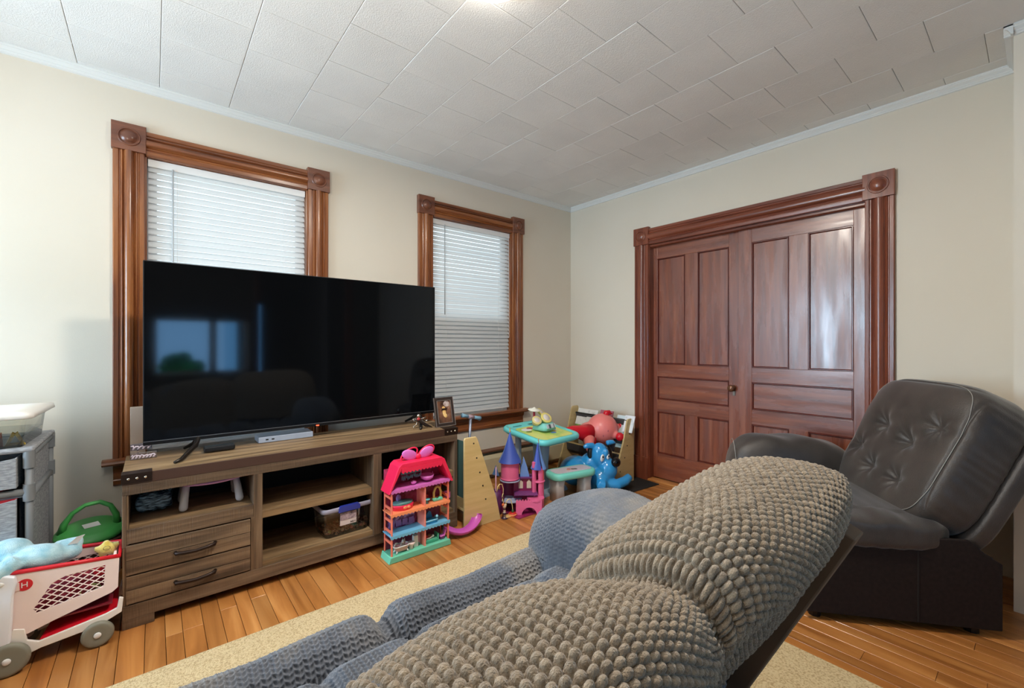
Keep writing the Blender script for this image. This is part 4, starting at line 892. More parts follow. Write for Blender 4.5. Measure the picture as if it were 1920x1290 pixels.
# ================================================================ TOY CASTLE
ct = T('toy_castle', 'pink toy castle with blue cone roofs standing before the teal table', 'toy castle', (2.08, 2.40, 0))
cO = (2.08, 2.40, 0)
pk = plast('castle_pink', (226,104,150), .35); pkd = plast('castle_magenta', (140,34,84), .4); cblue = plast('castle_blue', (62,84,170), .4); cblu2 = plast('castle_sky', (110,150,216), .4); gry = plast('castle_floor', (176,184,214), .4); gold = plast('finial_gold', (196,142,80), .35)
def cpart(o, nm, m, **k): return o.build(nm, m, ct, origin=cO, **k)
def halfcyl(o, cx, cy, r, z0, z1, a0, a1, th=.006, n=14):
    rs = []
    for z in (z0, z1):
        pts = [(cx+r*math.cos(a), cy+r*math.sin(a), z) for a in np.linspace(a0, a1, n)]+[(cx+(r-th)*math.cos(a), cy+(r-th)*math.sin(a), z) for a in np.linspace(a1, a0, n)]
        rs.append(pts)
    return o.rings(rs)
# left tower (room open to the front in its lower storeys)
tx, ty = 2.012, 2.46
o = MB(); halfcyl(o, tx, ty, .066, .235, .365, 0, 2*PI-.001, n=26); cpart(o, 'upper_tower', pk, auto=40)
cpart(MB().lathe([(.066,0),(.071,.004),(.071,.012),(.066,.016)], (tx,ty,.352), n=26), 'tower_band', pk, smooth=True); cpart(MB().lathe([(.064,0),(.072,.005),(.064,.012)], (tx,ty,.236), n=26), 'tower_band', pk, smooth=True)
cpart(MB().lathe([(0,0),(.074,0),(.074,.006),(0,.006)], (tx,ty,.226), n=26), 'tower_floor', gry)
o = MB(); halfcyl(o, tx, ty+.02, .062, .085, .226, -.3, PI+.3, n=20); cpart(o, 'lower_wall', pkd)
cpart(MB().lathe([(0,0),(.080,0),(.080,.006),(0,.006)], (tx+.01,ty,.082), n=26), 'tower_floor', gry)
o = MB(); halfcyl(o, tx, ty+.02, .062, .0, .082, -.3, PI+.3, n=20); cpart(o, 'lower_wall', pkd)
def cone(nm, m, cx, cy, z, r, h, a0=0, a1=2*PI, th=.004, n=24):
    o = MB(); full = a1-a0 > 6.2
    prof = [(1,0),(.62,.30),(.34,.60),(.12,.88),(.03,1)]
    for off, flip in ((0,False),):
        rs = []
        for q, t in prof: rs.append([(cx+r*q*math.cos(a), cy+r*q*math.sin(a), z+h*t) for a in np.linspace(a0, a1, n, endpoint=not full)]+([(cx+(r*q-th)*math.cos(a), cy+(r*q-th)*math.sin(a), z+h*t) for a in np.linspace(a1, a0, n)] if not full else []))
        o.rings(rs, cap0=True, cap1=True)
    return cpart(o, nm, m, auto=40)
cone('roof', cblue, tx, ty, .362, .084, .215, PI*.9, PI*1.75); cone('roof', cblu2, tx, ty, .362, .084, .215, -PI*.25, PI*.9)
cpart(MB().ell((tx,ty,.582),(.006,.006,.010),8,6).ell((tx,ty,.598),(.004,.004,.010),8,6), 'finial', gold, smooth=True)
o = MB().prism([(-.014,0),(.014,0),(.014,.045),(.008,.058),(0,.064),(-.008,.058),(-.014,.045)], (tx+.052,ty-.045,.275), (.7,.7,0), (0,0,1), (.004,-.004,0)); cpart(o, 'window_arch', gold)
# middle wing
dirm = Vector((.70,-.52,0)).normalized()
cpart(MB().prism([(0,.0),(.17,.0),(.17,.245),(0,.245)], (2.045,2.455,0), dirm, (0,0,1), (.012,.016,0)), 'wing_wall', pkd)
cpart(MB().prism([(0,.235),(.16,.235),(.16,.245),(0,.245)], (2.035,2.44,0), dirm, (0,0,1), (.05,.067,0)), 'wing_top', plast('castle_purple', (112,56,120), .4))
for a in (.035,.095):
    w_ = cpart(MB().prism([(0,.160),(.032,.160),(.032,.205),(.016,.222),(0,.205)], tuple(Vector((2.045,2.455,0))+dirm*a+Vector((-.003,-.004,0))), dirm, (0,0,1), (.003,.004,0)), 'window', plast('castle_cream', (214,196,180), .4))
cpart(MB().prism([(0,.13),(.17,.13),(.17,.140),(0,.140)], (2.0,2.395,0), dirm, (0,0,1), (.05,.067,0)), 'balcony_floor', plast('castle_purple2', (120,60,120), .4))
# arched front skirt with battlements
sk = [(0,.0),(.0,.105)]
for i in range(9): sk += [(.004+i*.020,.105),(.004+i*.020,.113),(.014+i*.020,.113),(.014+i*.020,.105)]
sk += [(.185,.105),(.185,0),(.150,0)]
for i in range(9): a = PI*i/8; sk.append((.095+.055*math.cos(a), .058*math.sin(a)))
sk += [(.04,0)]
cpart(MB().prism(sk, (1.985,2.36,0), dirm, (0,0,1), (.005,.006,0)), 'front_skirt', pk)
cpart(MB().lathe([(0,0),(.055,0),(.055,.006),(0,.006)], (2.135,2.318,.105), n=26), 'balcony_floor', gry)
cpart(MB().lathe([(.060,0),(.064,.0),(.064,.014),(.060,.014)], (2.135,2.318,.098), n=26), 'balcony_rail', pk)
cpart(MB().box(1.96,2.22,2.30,2.50,0,.006), 'ground_plate', pkd)
# right tower
rx, ry = 2.190, 2.345
o = MB(); halfcyl(o, rx, ry, .040, 0, .31, -PI*.75, PI*.95, n=18); cpart(o, 'right_tower', pk, auto=40)
cpart(MB().lathe([(.040,0),(.048,.006),(.048,.012),(.040,.014)], (rx,ry,.205), n=22), 'tower_band', pk, smooth=True)
cpart(MB().box(rx-.056,rx-.032,ry-.012,ry+.012,.0,.36), 'tower_pier', pk, bevel=.004)
o = MB(); halfcyl(o, rx, ry, .0425, .225, .300, -PI*.45, PI*.1, n=10, th=.003); cpart(o, 'stained_window', plast('stained_orange', (220,90,90), .3))
cone('roof', cblu2, rx, ry, .305, .058, .190, -PI*.55, PI*.9); cone('roof', cblue, rx-.01, ry, .305, .050, .190, PI*.9, PI*1.45)
cpart(MB().tube([(rx,ry,.49),(rx+.003,ry,.505),(rx-.004,ry,.512),(rx+.004,ry,.522)], .003, 6), 'finial', gold, smooth=True)
# blue spire panels between the towers
cpart(MB().prism([(0,0),(.070,0),(.052,.075),(.026,.150),(.018,.100),(.006,.070)], (2.078,2.425,.245), dirm, (0,0,1), (.004,.005,0)), 'spire_panel', cblu2)
cpart(MB().prism([(0,0),(.05,0),(.036,.06),(.024,.105),(.008,.05)], (2.085,2.47,.245), dirm, (0,0,1), (.004,.005,0)), 'spire_panel', cblue)

# pennant and loop toy
bm_ = T('bead_loop_toy', 'wooden loop toy with wire arches and red cup beside the easel', 'bead toy', (1.905, 2.385, 0)); bO_ = (1.905,2.385,0)
def bp_(o, nm, m, **k): return o.build(nm, m, bm_, origin=bO_, **k)
cream = plast('cream_wire', (236,214,150), .4)
bp_(MB().box(1.90,1.99,2.36,2.40,.001,.012), 'base_bar', plast('cream_wood', (222,184,120), .5), bevel=.004)
bp_(MB().lathe([(0,0),(.024,0),(.030,.012),(.030,.020),(0,.020)], (1.965,2.372,0), n=20), 'cup', plast('orange_cup', (236,140,90), .4), smooth=True)
bp_(MB().lathe([(0,.020),(.026,.020),(.024,.026),(0,.028)], (1.965,2.372,0), n=20), 'cup_lid', plast('red_cup', (206,50,40), .35), smooth=True)
bp_(MB().lathe([(0,0),(.022,0),(.022,.008),(.008,.010),(.007,.028),(.013,.032),(.013,.044),(.007,.048),(.009,.056),(.009,.078),(.013,.082),(.012,.10),(.0,.105)], (1.893,2.375,0), n=16), 'post', pm('striped_post', C(60,40,60), C(222,196,170), (1,1,40), rough=.4, contrast=(.48,.52)), smooth=True)
bp_(MB().tube([(1.965,2.372,.026),(1.962,2.372,.075),(1.950,2.375,.118),(1.935,2.378,.128),(1.918,2.38,.118),(1.906,2.38,.092)], .0032, 8), 'wire_arch', cream, smooth=True)
bp_(MB().tube([(1.893,2.38,.10),(1.885,2.385,.13),(1.884,2.388,.155),(1.893,2.39,.175)], .003, 8), 'wire_arch', cream, smooth=True)
bp_(MB().tube([(1.900,2.40,.150),(1.902,2.40,.20),(1.890,2.40,.235),(1.870,2.40,.240),(1.852,2.40,.225),(1.845,2.40,.19)], .003, 8), 'wire_arch', cream, smooth=True)
bp_(MB().lathe([(.007,0),(.010,.012),(.007,.024),(0,.026)], (1.965,2.372,.024), n=10), 'bead', plast('green_bead', (60,90,50), .4), smooth=True)
bp_(MB().ell((1.884,2.378,.098),(.011,.011,.011),10,8), 'bead', plast('orange_bead', (220,110,60), .4), smooth=True)
bp_(MB().ell((1.903,2.374,.094),(.008,.008,.009),10,8), 'bead', cream, smooth=True)
bp_(MB().tube([(1.895,2.385,.12),(1.902,2.385,.145),(1.893,2.385,.17),(1.884,2.385,.145)], .0035, 6, closed=True), 'black_loop', M['black'], smooth=True)
fl = T('toy_pennant', 'blue toy pennant on a thin pink pole left of the castle', 'pennant', (1.905, 2.49, 0))
MB().cyl((0,0,0),(0,0,.335),.0045,n=8).build('pole', plast('pole_pink', (226,170,190), .4), fl, smooth=True)
MB().add([(-.030,-.003,.285),(.030,-.003,.262),(.000,-.003,.345),(-.030,.003,.285),(.030,.003,.262),(.000,.003,.345)], [(0,1,2),(5,4,3),(0,3,4,1),(1,4,5,2),(2,5,3,0)]).build('flag', plast('denim_flag', (76,112,160), .6), fl)
MB().lathe([(0,0),(.05,0),(.05,.05),(.046,.16),(0,.16)], (0,.01,0), n=20).build('turret_base', plast('plum_turret', (96,40,90), .45), fl, smooth=True)

# ================================================================ ACTIVITY TABLE, DRUMS, BENCH
aq = plast('aqua_plastic', (112,214,214), .3); gleg = plast('grey_blue_leg', (156,170,184), .4)
At = T('activity_table', 'childs turquoise activity table with printed picture top', 'play table', (2.50, 2.645, 0), rot=(0,0,math.radians(4)))
def table_rot(o): o.rotation_euler = (math.radians(7), 0, 0); o.location = (0, 0, .487); return o
table_rot(MB().rings([rr(.225,.232,.07,-.030), rr(.245,.250,.08,-.015), rr(.245,.250,.08,.008), rr(.235,.240,.075,.020), rr(.215,.220,.065,.020), rr(.205,.210,.06,.010)]).build('top', aq, At, smooth=True))
pm_ = pm('picture_print', C(226,232,140), C(170,214,110), (6,6,6), rough=.35, c3=C(226,226,120), contrast=(.35,.65))
table_rot(MB().rings([rr(.196,.168,.05,.0101), rr(.196,.168,.05,.0120)]).build('picture', pm_, At)).location = (0, -.004-.03, .487-.003)
pic = bpy.data.objects['picture']
for (x, y, rx_, ry_, c) in ((-.11,.10,.05,.035,(236,236,236)),(-.05,.12,.035,.022,(190,60,60)),(-.13,.05,.03,.02,(120,140,60)),(.05,-.06,.03,.018,(90,130,200)),(.09,-.03,.018,.022,(240,190,90)),(.12,-.01,.018,.020,(240,236,230)),(.08,.06,.07,.03,(196,214,120))):
    MB().lathe([(0,.0122),(1,.0122),(1,.0128),(0,.0128)], n=20).build('printed_spot', plast('spot%d%d' % (c[0], c[1]), c, .4), pic).scale = (rx_, ry_, 1)
    bpy.data.objects[[o.name for o in pic.children][-1]].location = (x, y, 0)
for (x, y, dx, dy) in ((-.10,.185,.10,.022), (.09,.185,.12,.022)):
    o = MB().rings([rr(dx/2,dy/2,.010,.012), rr(dx/2,dy/2,.010,.0145)]).build('pen_tray', plast('aqua_dark', (60,150,160), .4), At); table_rot(o); o.location = (x, y, .487+.02)
MB().rings([rr(.045,.06,.02,0), rr(.040,.055,.02,.22), rr(.05,.07,.02,.465)]).build('pedestal', gleg, At, smooth=True)
for s in (-1,1): MB().box(s*.15-.02, s*.15+.02, .10, .14, .02, .47).build('leg', gleg, At, bevel=.006)
MB().rings([rr(.20,.17,.05,.0), rr(.19,.16,.05,.025)]).build('foot_plate', gleg, At, bevel=.004).location = (.0,.02,0)
# drum toy
dt = T('toy_drum_set', 'toy drum set with cream pads on an aqua keyboard base', 'toy drums', (2.52, 2.63, .510), rz=.2)
MB().rings([rr(.085,.075,.03,0), rr(.080,.068,.03,.035), rr(.066,.055,.025,.055)]).build('base', plast('mint_base', (132,206,196), .35), dt, smooth=True)
o = MB().prism([(-.06,-.078),(.06,-.078),(.055,-.060),(-.055,-.060)], (0,0,.018), (1,0,0), (0,1,0), (0,.012,.030)).build('keys', pm('key_print', C(70,76,90), C(220,224,232), (60,4,4), rough=.4, contrast=(.46,.54)), dt)
def pad(loc, axis, r, h=.022, body=(226,208,120), face=(214,204,196), nm='drum'):
    d = MB().lathe([(0,-h),(r*.75,-h),(r*.96,-.004),(r,.0),(r*.99,.006),(r*.88,.008)], loc, axis, 26).build(nm, plast(nm+'_%d' % int(r*1e4), body, .4), dt, smooth=True)
    MB().lathe([(0,.004),(r*.86,.004),(r*.86,.0078),(0,.0085)], loc, axis, 26).build('pad', plast('pad_%d' % int(r*1e4), face, .5), d, smooth=True)
pad((.000,-.020,.095), (-.25,-.70,.68), .050, .026); pad((-.088,.012,.082), (-.30,-.60,.75), .042, .032, (226,208,140)); 
pad((.060,.075,.125), (.10,-.70,.70), .042, .012)
MB().cyl((-.050,.065,.0),(-.046,.070,.150),.010,n=10).build('cymbal_post', plast('post_red', (180,40,60), .4), dt, smooth=True)
MB().lathe([(0,-.006),(.050,-.004),(.052,.0),(.048,.006),(.014,.014),(.008,.022),(0,.024)], (-.046,.070,.158), (0,-.15,1), 26).build('cymbal', pm('cymbal_cream', C(236,230,214), rough=.4), dt, smooth=True)
MB().tube([(-.085,.02,.05),(-.06,.03,.03),(-.04,.02,.02)], .008, 8).tube([(.05,.07,.11),(.04,.05,.06),(.02,.03,.04)], .008, 8).tube([(0,0,.08),(0,.01,.05)], .012, 8).build('drum_arm', plast('mint_arm', (132,206,196), .35), dt, smooth=True)
# bench
be = T('toy_bench', 'low mint toy bench with printed grey seat in front of the play table', 'toy bench', (2.555, 2.362, 0), rz=-.20)
MB().rings([rr(.195,.085,.06,.175), rr(.205,.095,.07,.185), rr(.205,.095,.07,.215), rr(.195,.087,.06,.226), rr(.180,.074,.05,.226)]).build('seat', plast('mint_bench', (126,218,200), .3), be, smooth=True)
sp_ = MB().rings([rr(.170,.062,.035,.2262), rr(.170,.062,.035,.2285)]).build('seat_print', plast('bench_print', (206,196,206), .4), be)
for (x, y, c) in ((-.015,.008,(210,120,110)),(.015,-.006,(120,90,80)),(-.03,-.012,(230,170,160)),(.035,-.012,(90,90,100))): MB().lathe([(0,.2286),(.016,.2286),(.016,.2292),(0,.2292)], (x,y,0), n=12).build('printed_spot', plast('bs%d' % c[0], c, .4), sp_)
for s in (-1,1): MB().rings([rr(.040,.060,.02,0), rr(.036,.055,.02,.12), rr(.045,.065,.02,.18)]).build('leg', plast('pale_grey_leg', (196,196,192), .4), be, smooth=True).location = (s*.13, 0, 0)

# ================================================================ BOOK RACK, HOPPERS
rk = T('book_rack', 'birch sling book rack against the right wall near the door casing', 'book rack', (3.24, 2.62, 0)); kO = (3.24,2.62,0)
def kb_(o, nm, m, **k): return o.build(nm, m, rk, origin=kO, **k)
sidep = [(2.995,0),(3.30,0),(3.30,.552),(3.285,.560),(3.225,.560),(3.205,.545),(3.150,.37)]
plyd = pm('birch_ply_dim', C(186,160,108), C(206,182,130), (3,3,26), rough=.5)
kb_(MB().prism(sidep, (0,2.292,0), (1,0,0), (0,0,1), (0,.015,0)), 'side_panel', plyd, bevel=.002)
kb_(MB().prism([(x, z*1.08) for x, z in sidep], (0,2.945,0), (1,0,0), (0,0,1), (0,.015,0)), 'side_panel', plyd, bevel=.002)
for x, z in ((3.27,.53),(3.235,.43),(3.20,.33),(3.165,.23),(3.10,.12)): kb_(MB().lathe([(.006,-.001),(.006,.001),(0,.001)], (x,2.2915,z), (0,-1,0), 10), 'screw_hole', M['black'])
tier = []
for (x, z) in ((3.265,.535),(3.20,.40),(3.13,.26)):
    kb_(MB().cyl((x,2.307,z),(x,2.945,z),.010,n=10), 'dowel', M['black'] if z > .5 else plyd, smooth=True)
    kb_(MB().prism([(x-.010,z),(x+.006,z),(x+.004,z-.06),(x+.05,z-.10),(x+.045,z-.105),(x-.002,z-.066)], (0,2.31,0), (1,0,0), (0,0,1), (0,.63,0)), 'sling', pm('sling_grey%d' % int(z*100), C(64,62,62), rough=.9))
bks = [(3.235,2.93,.13,.16,(232,228,222),.43),(3.235,2.80,.12,.15,(226,222,216),.44),(3.19,2.92,.14,.17,(130,160,74),.30),(3.19,2.76,.15,.15,(226,232,226),.30),(3.262,2.66,.15,.11,(170,96,110),.49),(3.235,2.46,.15,.17,(208,222,226),.41),(3.19,2.45,.13,.14,(176,204,210),.30),(3.225,2.36,.10,.15,(232,234,238),.44),(3.14,2.56,.15,.15,(40,38,44),.19)]
desc = ['white picture book leaning at the far left of the top sling','cream picture book second from the far end of the top sling','green book in the middle sling at the far end','white book with dark print in the middle sling','dark pink book along the top dowel of the rack','pale blue book in the top sling behind the pink hopper','light teal book in the middle sling near the front panel','white folded book at the near end of the top sling','black glossy book in the low sling behind the dog hopper']
for i, (x, y, wd, hh, c, z) in enumerate(bks):
    bo = T('picture_book', desc[i], 'book', (x, y, z-.0), rot=(0, .35, 0), group='picture books in the sling rack')
    MB().box(-.004,.004,-wd,0,0,hh).build('cover', pm('book_cover%d' % i, C(*c), C(*[max(0, v-50) for v in c]), (18,18,18), rough=.4, contrast=(.5,.75)), bo, bevel=.0008)
    MB().box(-.003,.003,-wd+.001,.0008,.002,hh+.0006).build('pages', plast('pages%d' % i, (236,232,222), .7), bo)
# blue dog hopper
db = pm('hopper_blue', C(48,146,208), rough=.22, coat=.3)
dg = T('dog_hopper', 'blue rubber dog hopper toy with black nose and side glancing eyes', 'hopper toy', (3.03, 2.46, 0)); gO = (3.14,2.56,0)
def gd(o, nm, m, parent=None, **k): return o.build(nm, m, parent or dg, origin=gO, **k)
def blob(name, ells, mat, parent, origin, vox=.008, sm=6):
    """one continuous skin over the given ellipsoids and tubes"""
    me = bpy.data.meshes.new(name); me.from_pydata([tuple(Vector(v)-Vector(origin)) for v in ells.v], [], ells.f)
    o = link(me, name, mat, parent, smooth=True)
    r = o.modifiers.new('r', 'REMESH'); r.mode = 'VOXEL'; r.voxel_size = vox; r.use_smooth_shade = True
    s = o.modifiers.new('s', 'SMOOTH'); s.factor = .8; s.iterations = sm
    return o
RX = Matrix.Rotation
e = MB()
e.ell((3.000,2.435,.275), (.080,.078,.125), 20, 14, RX(-.25,3,'Y'))       # head
e.ell((3.02,2.375,.185), (.082,.078,.090), 20, 14)                        # muzzle
e.ell((2.90,2.62,.14), (.145,.14,.125), 24, 16)                          # body
e.ell((2.97,2.52,.20), (.09,.09,.10), 16, 10)
e.tube([(2.99,2.35,.075),(3.05,2.30,.068),(3.13,2.28,.085),(3.19,2.285,.105)], [.042,.044,.040,.034], 12)
e.tube([(2.95,2.40,.085),(2.91,2.35,.075),(2.93,2.33,.07)], [.045,.046,.038], 12); e.ell((2.98,2.42,.10),(.095,.095,.10),16,10)
e.tube([(2.94,2.46,.375),(2.88,2.48,.378),(2.85,2.49,.366)], [.026,.024,.014], 10); e.tube([(3.06,2.42,.385),(3.11,2.40,.390),(3.14,2.39,.380)], [.024,.022,.012], 10)
e.ell((2.985,2.365,.325),(.022,.020,.036),12,8)
e.tube([(2.95,2.45,.05),(2.92,2.5,.03)],[.05,.028],10)
blob('body', e, db, dg, gO, .0075, 5)
gd(MB().ell((3.035,2.305,.250),(.044,.036,.040),18,12), 'nose', M['blackgloss'], smooth=True)
for (c, s) in (((2.945,2.372,.287), 1.15), ((2.995,2.353,.292), .8)):
    ey = gd(MB().ell(c,(.019*s,.010,.027*s),16,10,RX(.35,3,'Y')), 'eye', M['white'], smooth=True); gd(MB().ell((c[0]-.003,c[1]-.010,c[2]+.009*s),(.008,.004,.010),10,8), 'pupil', M['black'], ey, smooth=True)
gd(MB().ell((3.10,2.45,.28),(.045,.05,.085),16,10), 'ear', M['black'], smooth=True)
# pink hopper lying on top
pgm = pm('hopper_pink', C(236,128,122), rough=.35); prd = plast('hopper_red', (206,22,40), .25)
pgO = (3.10,2.52,.33)
pg = T('pink_hopper', 'pink rubber pig hopper with red boots lying on its back over the dog hopper', 'hopper toy', (3.095,2.505,.33))
e = MB()
e.ell((3.13,2.52,.455),(.145,.135,.138),24,16); e.ell((3.03,2.58,.425),(.12,.11,.095),20,14); e.ell((3.175,2.50,.52),(.05,.05,.06),14,10)
e.tube([(3.14,2.46,.43),(3.155,2.40,.42),(3.16,2.375,.412)],[.05,.038,.034],14); e.tube([(3.21,2.50,.46),(3.255,2.455,.465),(3.275,2.44,.468)],[.05,.034,.030],12)
e.tube([(2.96,2.53,.395),(2.895,2.47,.350),(2.86,2.43,.32)],[.055,.040,.034],14)
blob('body', e, pgm, pg, pgO, .0075, 5)
def pgp(o, nm, m, **k): return o.build(nm, m, pg, origin=pgO, **k)
pgp(MB().ell((3.164,2.352,.405),(.040,.036,.038),16,12), 'boot', prd, smooth=True); pgp(MB().ell((3.285,2.428,.470),(.032,.030,.042),16,12), 'boot', prd, smooth=True)
pgp(MB().tube([(3.155,2.50,.575),(3.16,2.495,.598),(3.185,2.485,.602),(3.195,2.48,.590),(3.21,2.47,.592)],[.030,.030,.022,.012,.006],12), 'tail', prd, smooth=True)
pgp(MB().tube([(2.99,2.56,.425),(2.90,2.58,.445),(2.81,2.60,.465),(2.74,2.62,.480)],[.090,.062,.045,.012],16).ell((2.985,2.545,.375),(.045,.07,.09),14,10).tube([(3.00,2.47,.34),(2.985,2.455,.305),(3.005,2.445,.295),(3.015,2.44,.31)],[.02,.012,.010,.006],8), 'scarf', prd, smooth=True)
pgp(MB().ell((2.850,2.405,.305),(.046,.034,.074),16,12), 'black_foot', M['black'], smooth=True)
for (x, y, z) in ((3.065,2.402,.462),(3.035,2.428,.42),(3.10,2.40,.41)):
    st_ = MB()
    for a in (0, PI/3, 2*PI/3): st_.tube([(x-.010*math.cos(a), y, z-.010*math.sin(a)), (x+.010*math.cos(a), y, z+.010*math.sin(a))], .0016, 5)
    pgp(st_, 'printed_star', plast('star_mauve', (150,60,90), .5))
# ================================================================ LEFT SIDE: ORGANISER
og = T('storage_organiser', 'grey fabric drawer organiser standing at the far left wall', 'organiser', (-.72, 2.84, 0)); oO = (-.72,2.84,0)
X0, X1, Y0, Y1, ZT = -1.06, -.372, 2.595, 3.085, .800
def op(o, nm, m, parent=None, **k): return o.build(nm, m, parent or og, origin=oO, **k)
op(MB().box(X0,X1,Y0,Y1,.782,ZT), 'top_panel', M['greyweave'], bevel=.008)
for x in (X0+.02, X1-.016):
    for y in (Y0+.016, Y1-.016):
        op(MB().cyl((x,y,0),(x,y,.775),.0125,n=14), 'post', M['greyplast'], smooth=True)
        for z in (.718,.585,.03): op(MB().cyl((x,y,z),(x,y,z+.068 if z > .1 else z+.03),.018,n=14), 'connector', M['greyplast'], auto=50)
op(MB().box(X1-.024,X1-.018,Y0+.03,Y1-.03,.04,.775), 'side_cloth', M['greyweave'])
for z in (.768,.60,.05): op(MB().cyl((X1-.016,Y0+.01,z),(X1-.016,Y1-.01,z),.0135,n=12), 'side_rail', M['greyplast'], smooth=True)
for z in (.655,.645): pass
op(MB().cyl((X0,Y0+.016,.622),(X1-.02,Y0+.016,.622),.0135,n=12), 'front_rail', M['greyplast'], smooth=True)
op(MB().box(X0+.03,X1-.03,Y0+.02,Y1-.03,.600,.610), 'shelf', M['greyweave'])
def bin_(z0, z1, txt, dip):
    n = 14; top = []
    xs = np.linspace(X0+.05, X1-.048, n)
    front = [(x, z1-dip*math.sin(PI*(i/(n-1)))) for i, x in enumerate(xs)]
    pts = [(xs[0], z0)]+[(xs[-1], z0)]+front[::-1]
    o = MB().prism(pts, (0,Y0-.004,0), (1,0,0), (0,0,1), (0,.005,0))
    o.box(X0+.05,X0+.054,Y0,Y1-.04,z0,z1).box(X1-.052,X1-.048,Y0,Y1-.04,z0,z1).box(X0+.05,X1-.05,Y1-.044,Y1-.04,z0,z1).box(X0+.05,X1-.05,Y0,Y1-.04,z0,z0+.004)
    b = op(o, 'fabric_bin', M['greyweave'], bevel=.0015)
    t = text(txt, 'stitched_text', M['white'], b, (X1-.130-oO[0], Y0-.0052-oO[1], (z0+z1)/2+.005), (PI/2,0,0), .030); return t
bin_(.645,.765,'Mou',.03); bin_(.16,.600,'SEE',.035)
op(MB().box(X0+.06,X1-.09,Y0+.03,Y0+.12,.60,.66).box(-.55,-.42,Y0+.01,Y0+.05,.20,.600), 'red_toy_inside', plast('bin_red', (170,30,40), .5))
# clear box of wooden letters
lbx = T('letter_box', 'clear plastic box with white lid on top of the organiser', 'storage box', (-.635, 2.82, ZT), rz=-.03)
MB().rings([rr(.228,.178,.02,0), rr(.240,.190,.025,.118)], cap1=False).build('body', M['cleartub'], lbx, smooth=True)
MB().rings([rr(.225,.175,.035,.118), rr(.262,.208,.025,.116), rr(.268,.212,.025,.120), rr(.264,.208,.025,.140), rr(.20,.15,.03,.146), rr(.18,.13,.03,.139)]).build('lid', pm('lid_white', C(232,228,222), rough=.35), lbx, smooth=True)
MB().rings([rr(.215,.165,.03,.001), rr(.233,.183,.035,.045)], cap1=False).build('frosted_floor', pm('frost', C(196,196,190), rough=.3, alpha=.35), lbx, smooth=True)
MB().box(.03,.15,-.212,-.190,.095,.128).build('latch', plast('latch_grey', (150,152,158), .4), lbx, bevel=.004)
def letterA(name, label, c, loc, rot, s=.055):
    o = MB(); 
    for s0 in (-1,1): o.prism([(s0*.5*s,0),(s0*.32*s,0),(-s0*.02*s,.86*s),(s0*.12*s,1.0*s)] if s0 > 0 else [(-.5*s,0),(-.12*s,1.0*s),(.02*s,.86*s),(-.32*s,0)], (0,0,0), (1,0,0), (0,0,1), (0,.012,0))
    o.box(-.4*s,.4*s,0,.012,0,.16*s)
    b = o.build(name, plast(name+str(c[1]), c, .5), None, bevel=.001); b.location = loc; b.rotation_euler = rot; tag(b, label, 'wooden shape')
letterA('triangle_shape', 'yellow triangle shape inside the clear box near its right end', (222,190,84), (-.436,2.672,ZT+.003), (.25,0,.1), .058)
letterA('triangle_shape', 'orange triangle shape inside the clear box at the picture edge', (206,96,50), (-.500,2.69,ZT+.006), (.25,.3,.15), .058)

# ================================================================ TOY CART
ck = T('toy_shopping_cart', 'white and red toy shopping cart beside the left end of the console', 'toy cart', (-.27, 2.51, 0)); kO2 = (-.27,2.51,0)
cw = pm('cart_white', C(236,214,208), rough=.4); cr = plast('cart_red', (206,24,40), .35); cg = pm('wheel_grey', C(128,126,112), rough=.55)
def kp(o, nm, m, parent=None, **k): return o.build(nm, m, parent or ck, origin=kO2, **k)
YN, YF = 2.425, 2.600
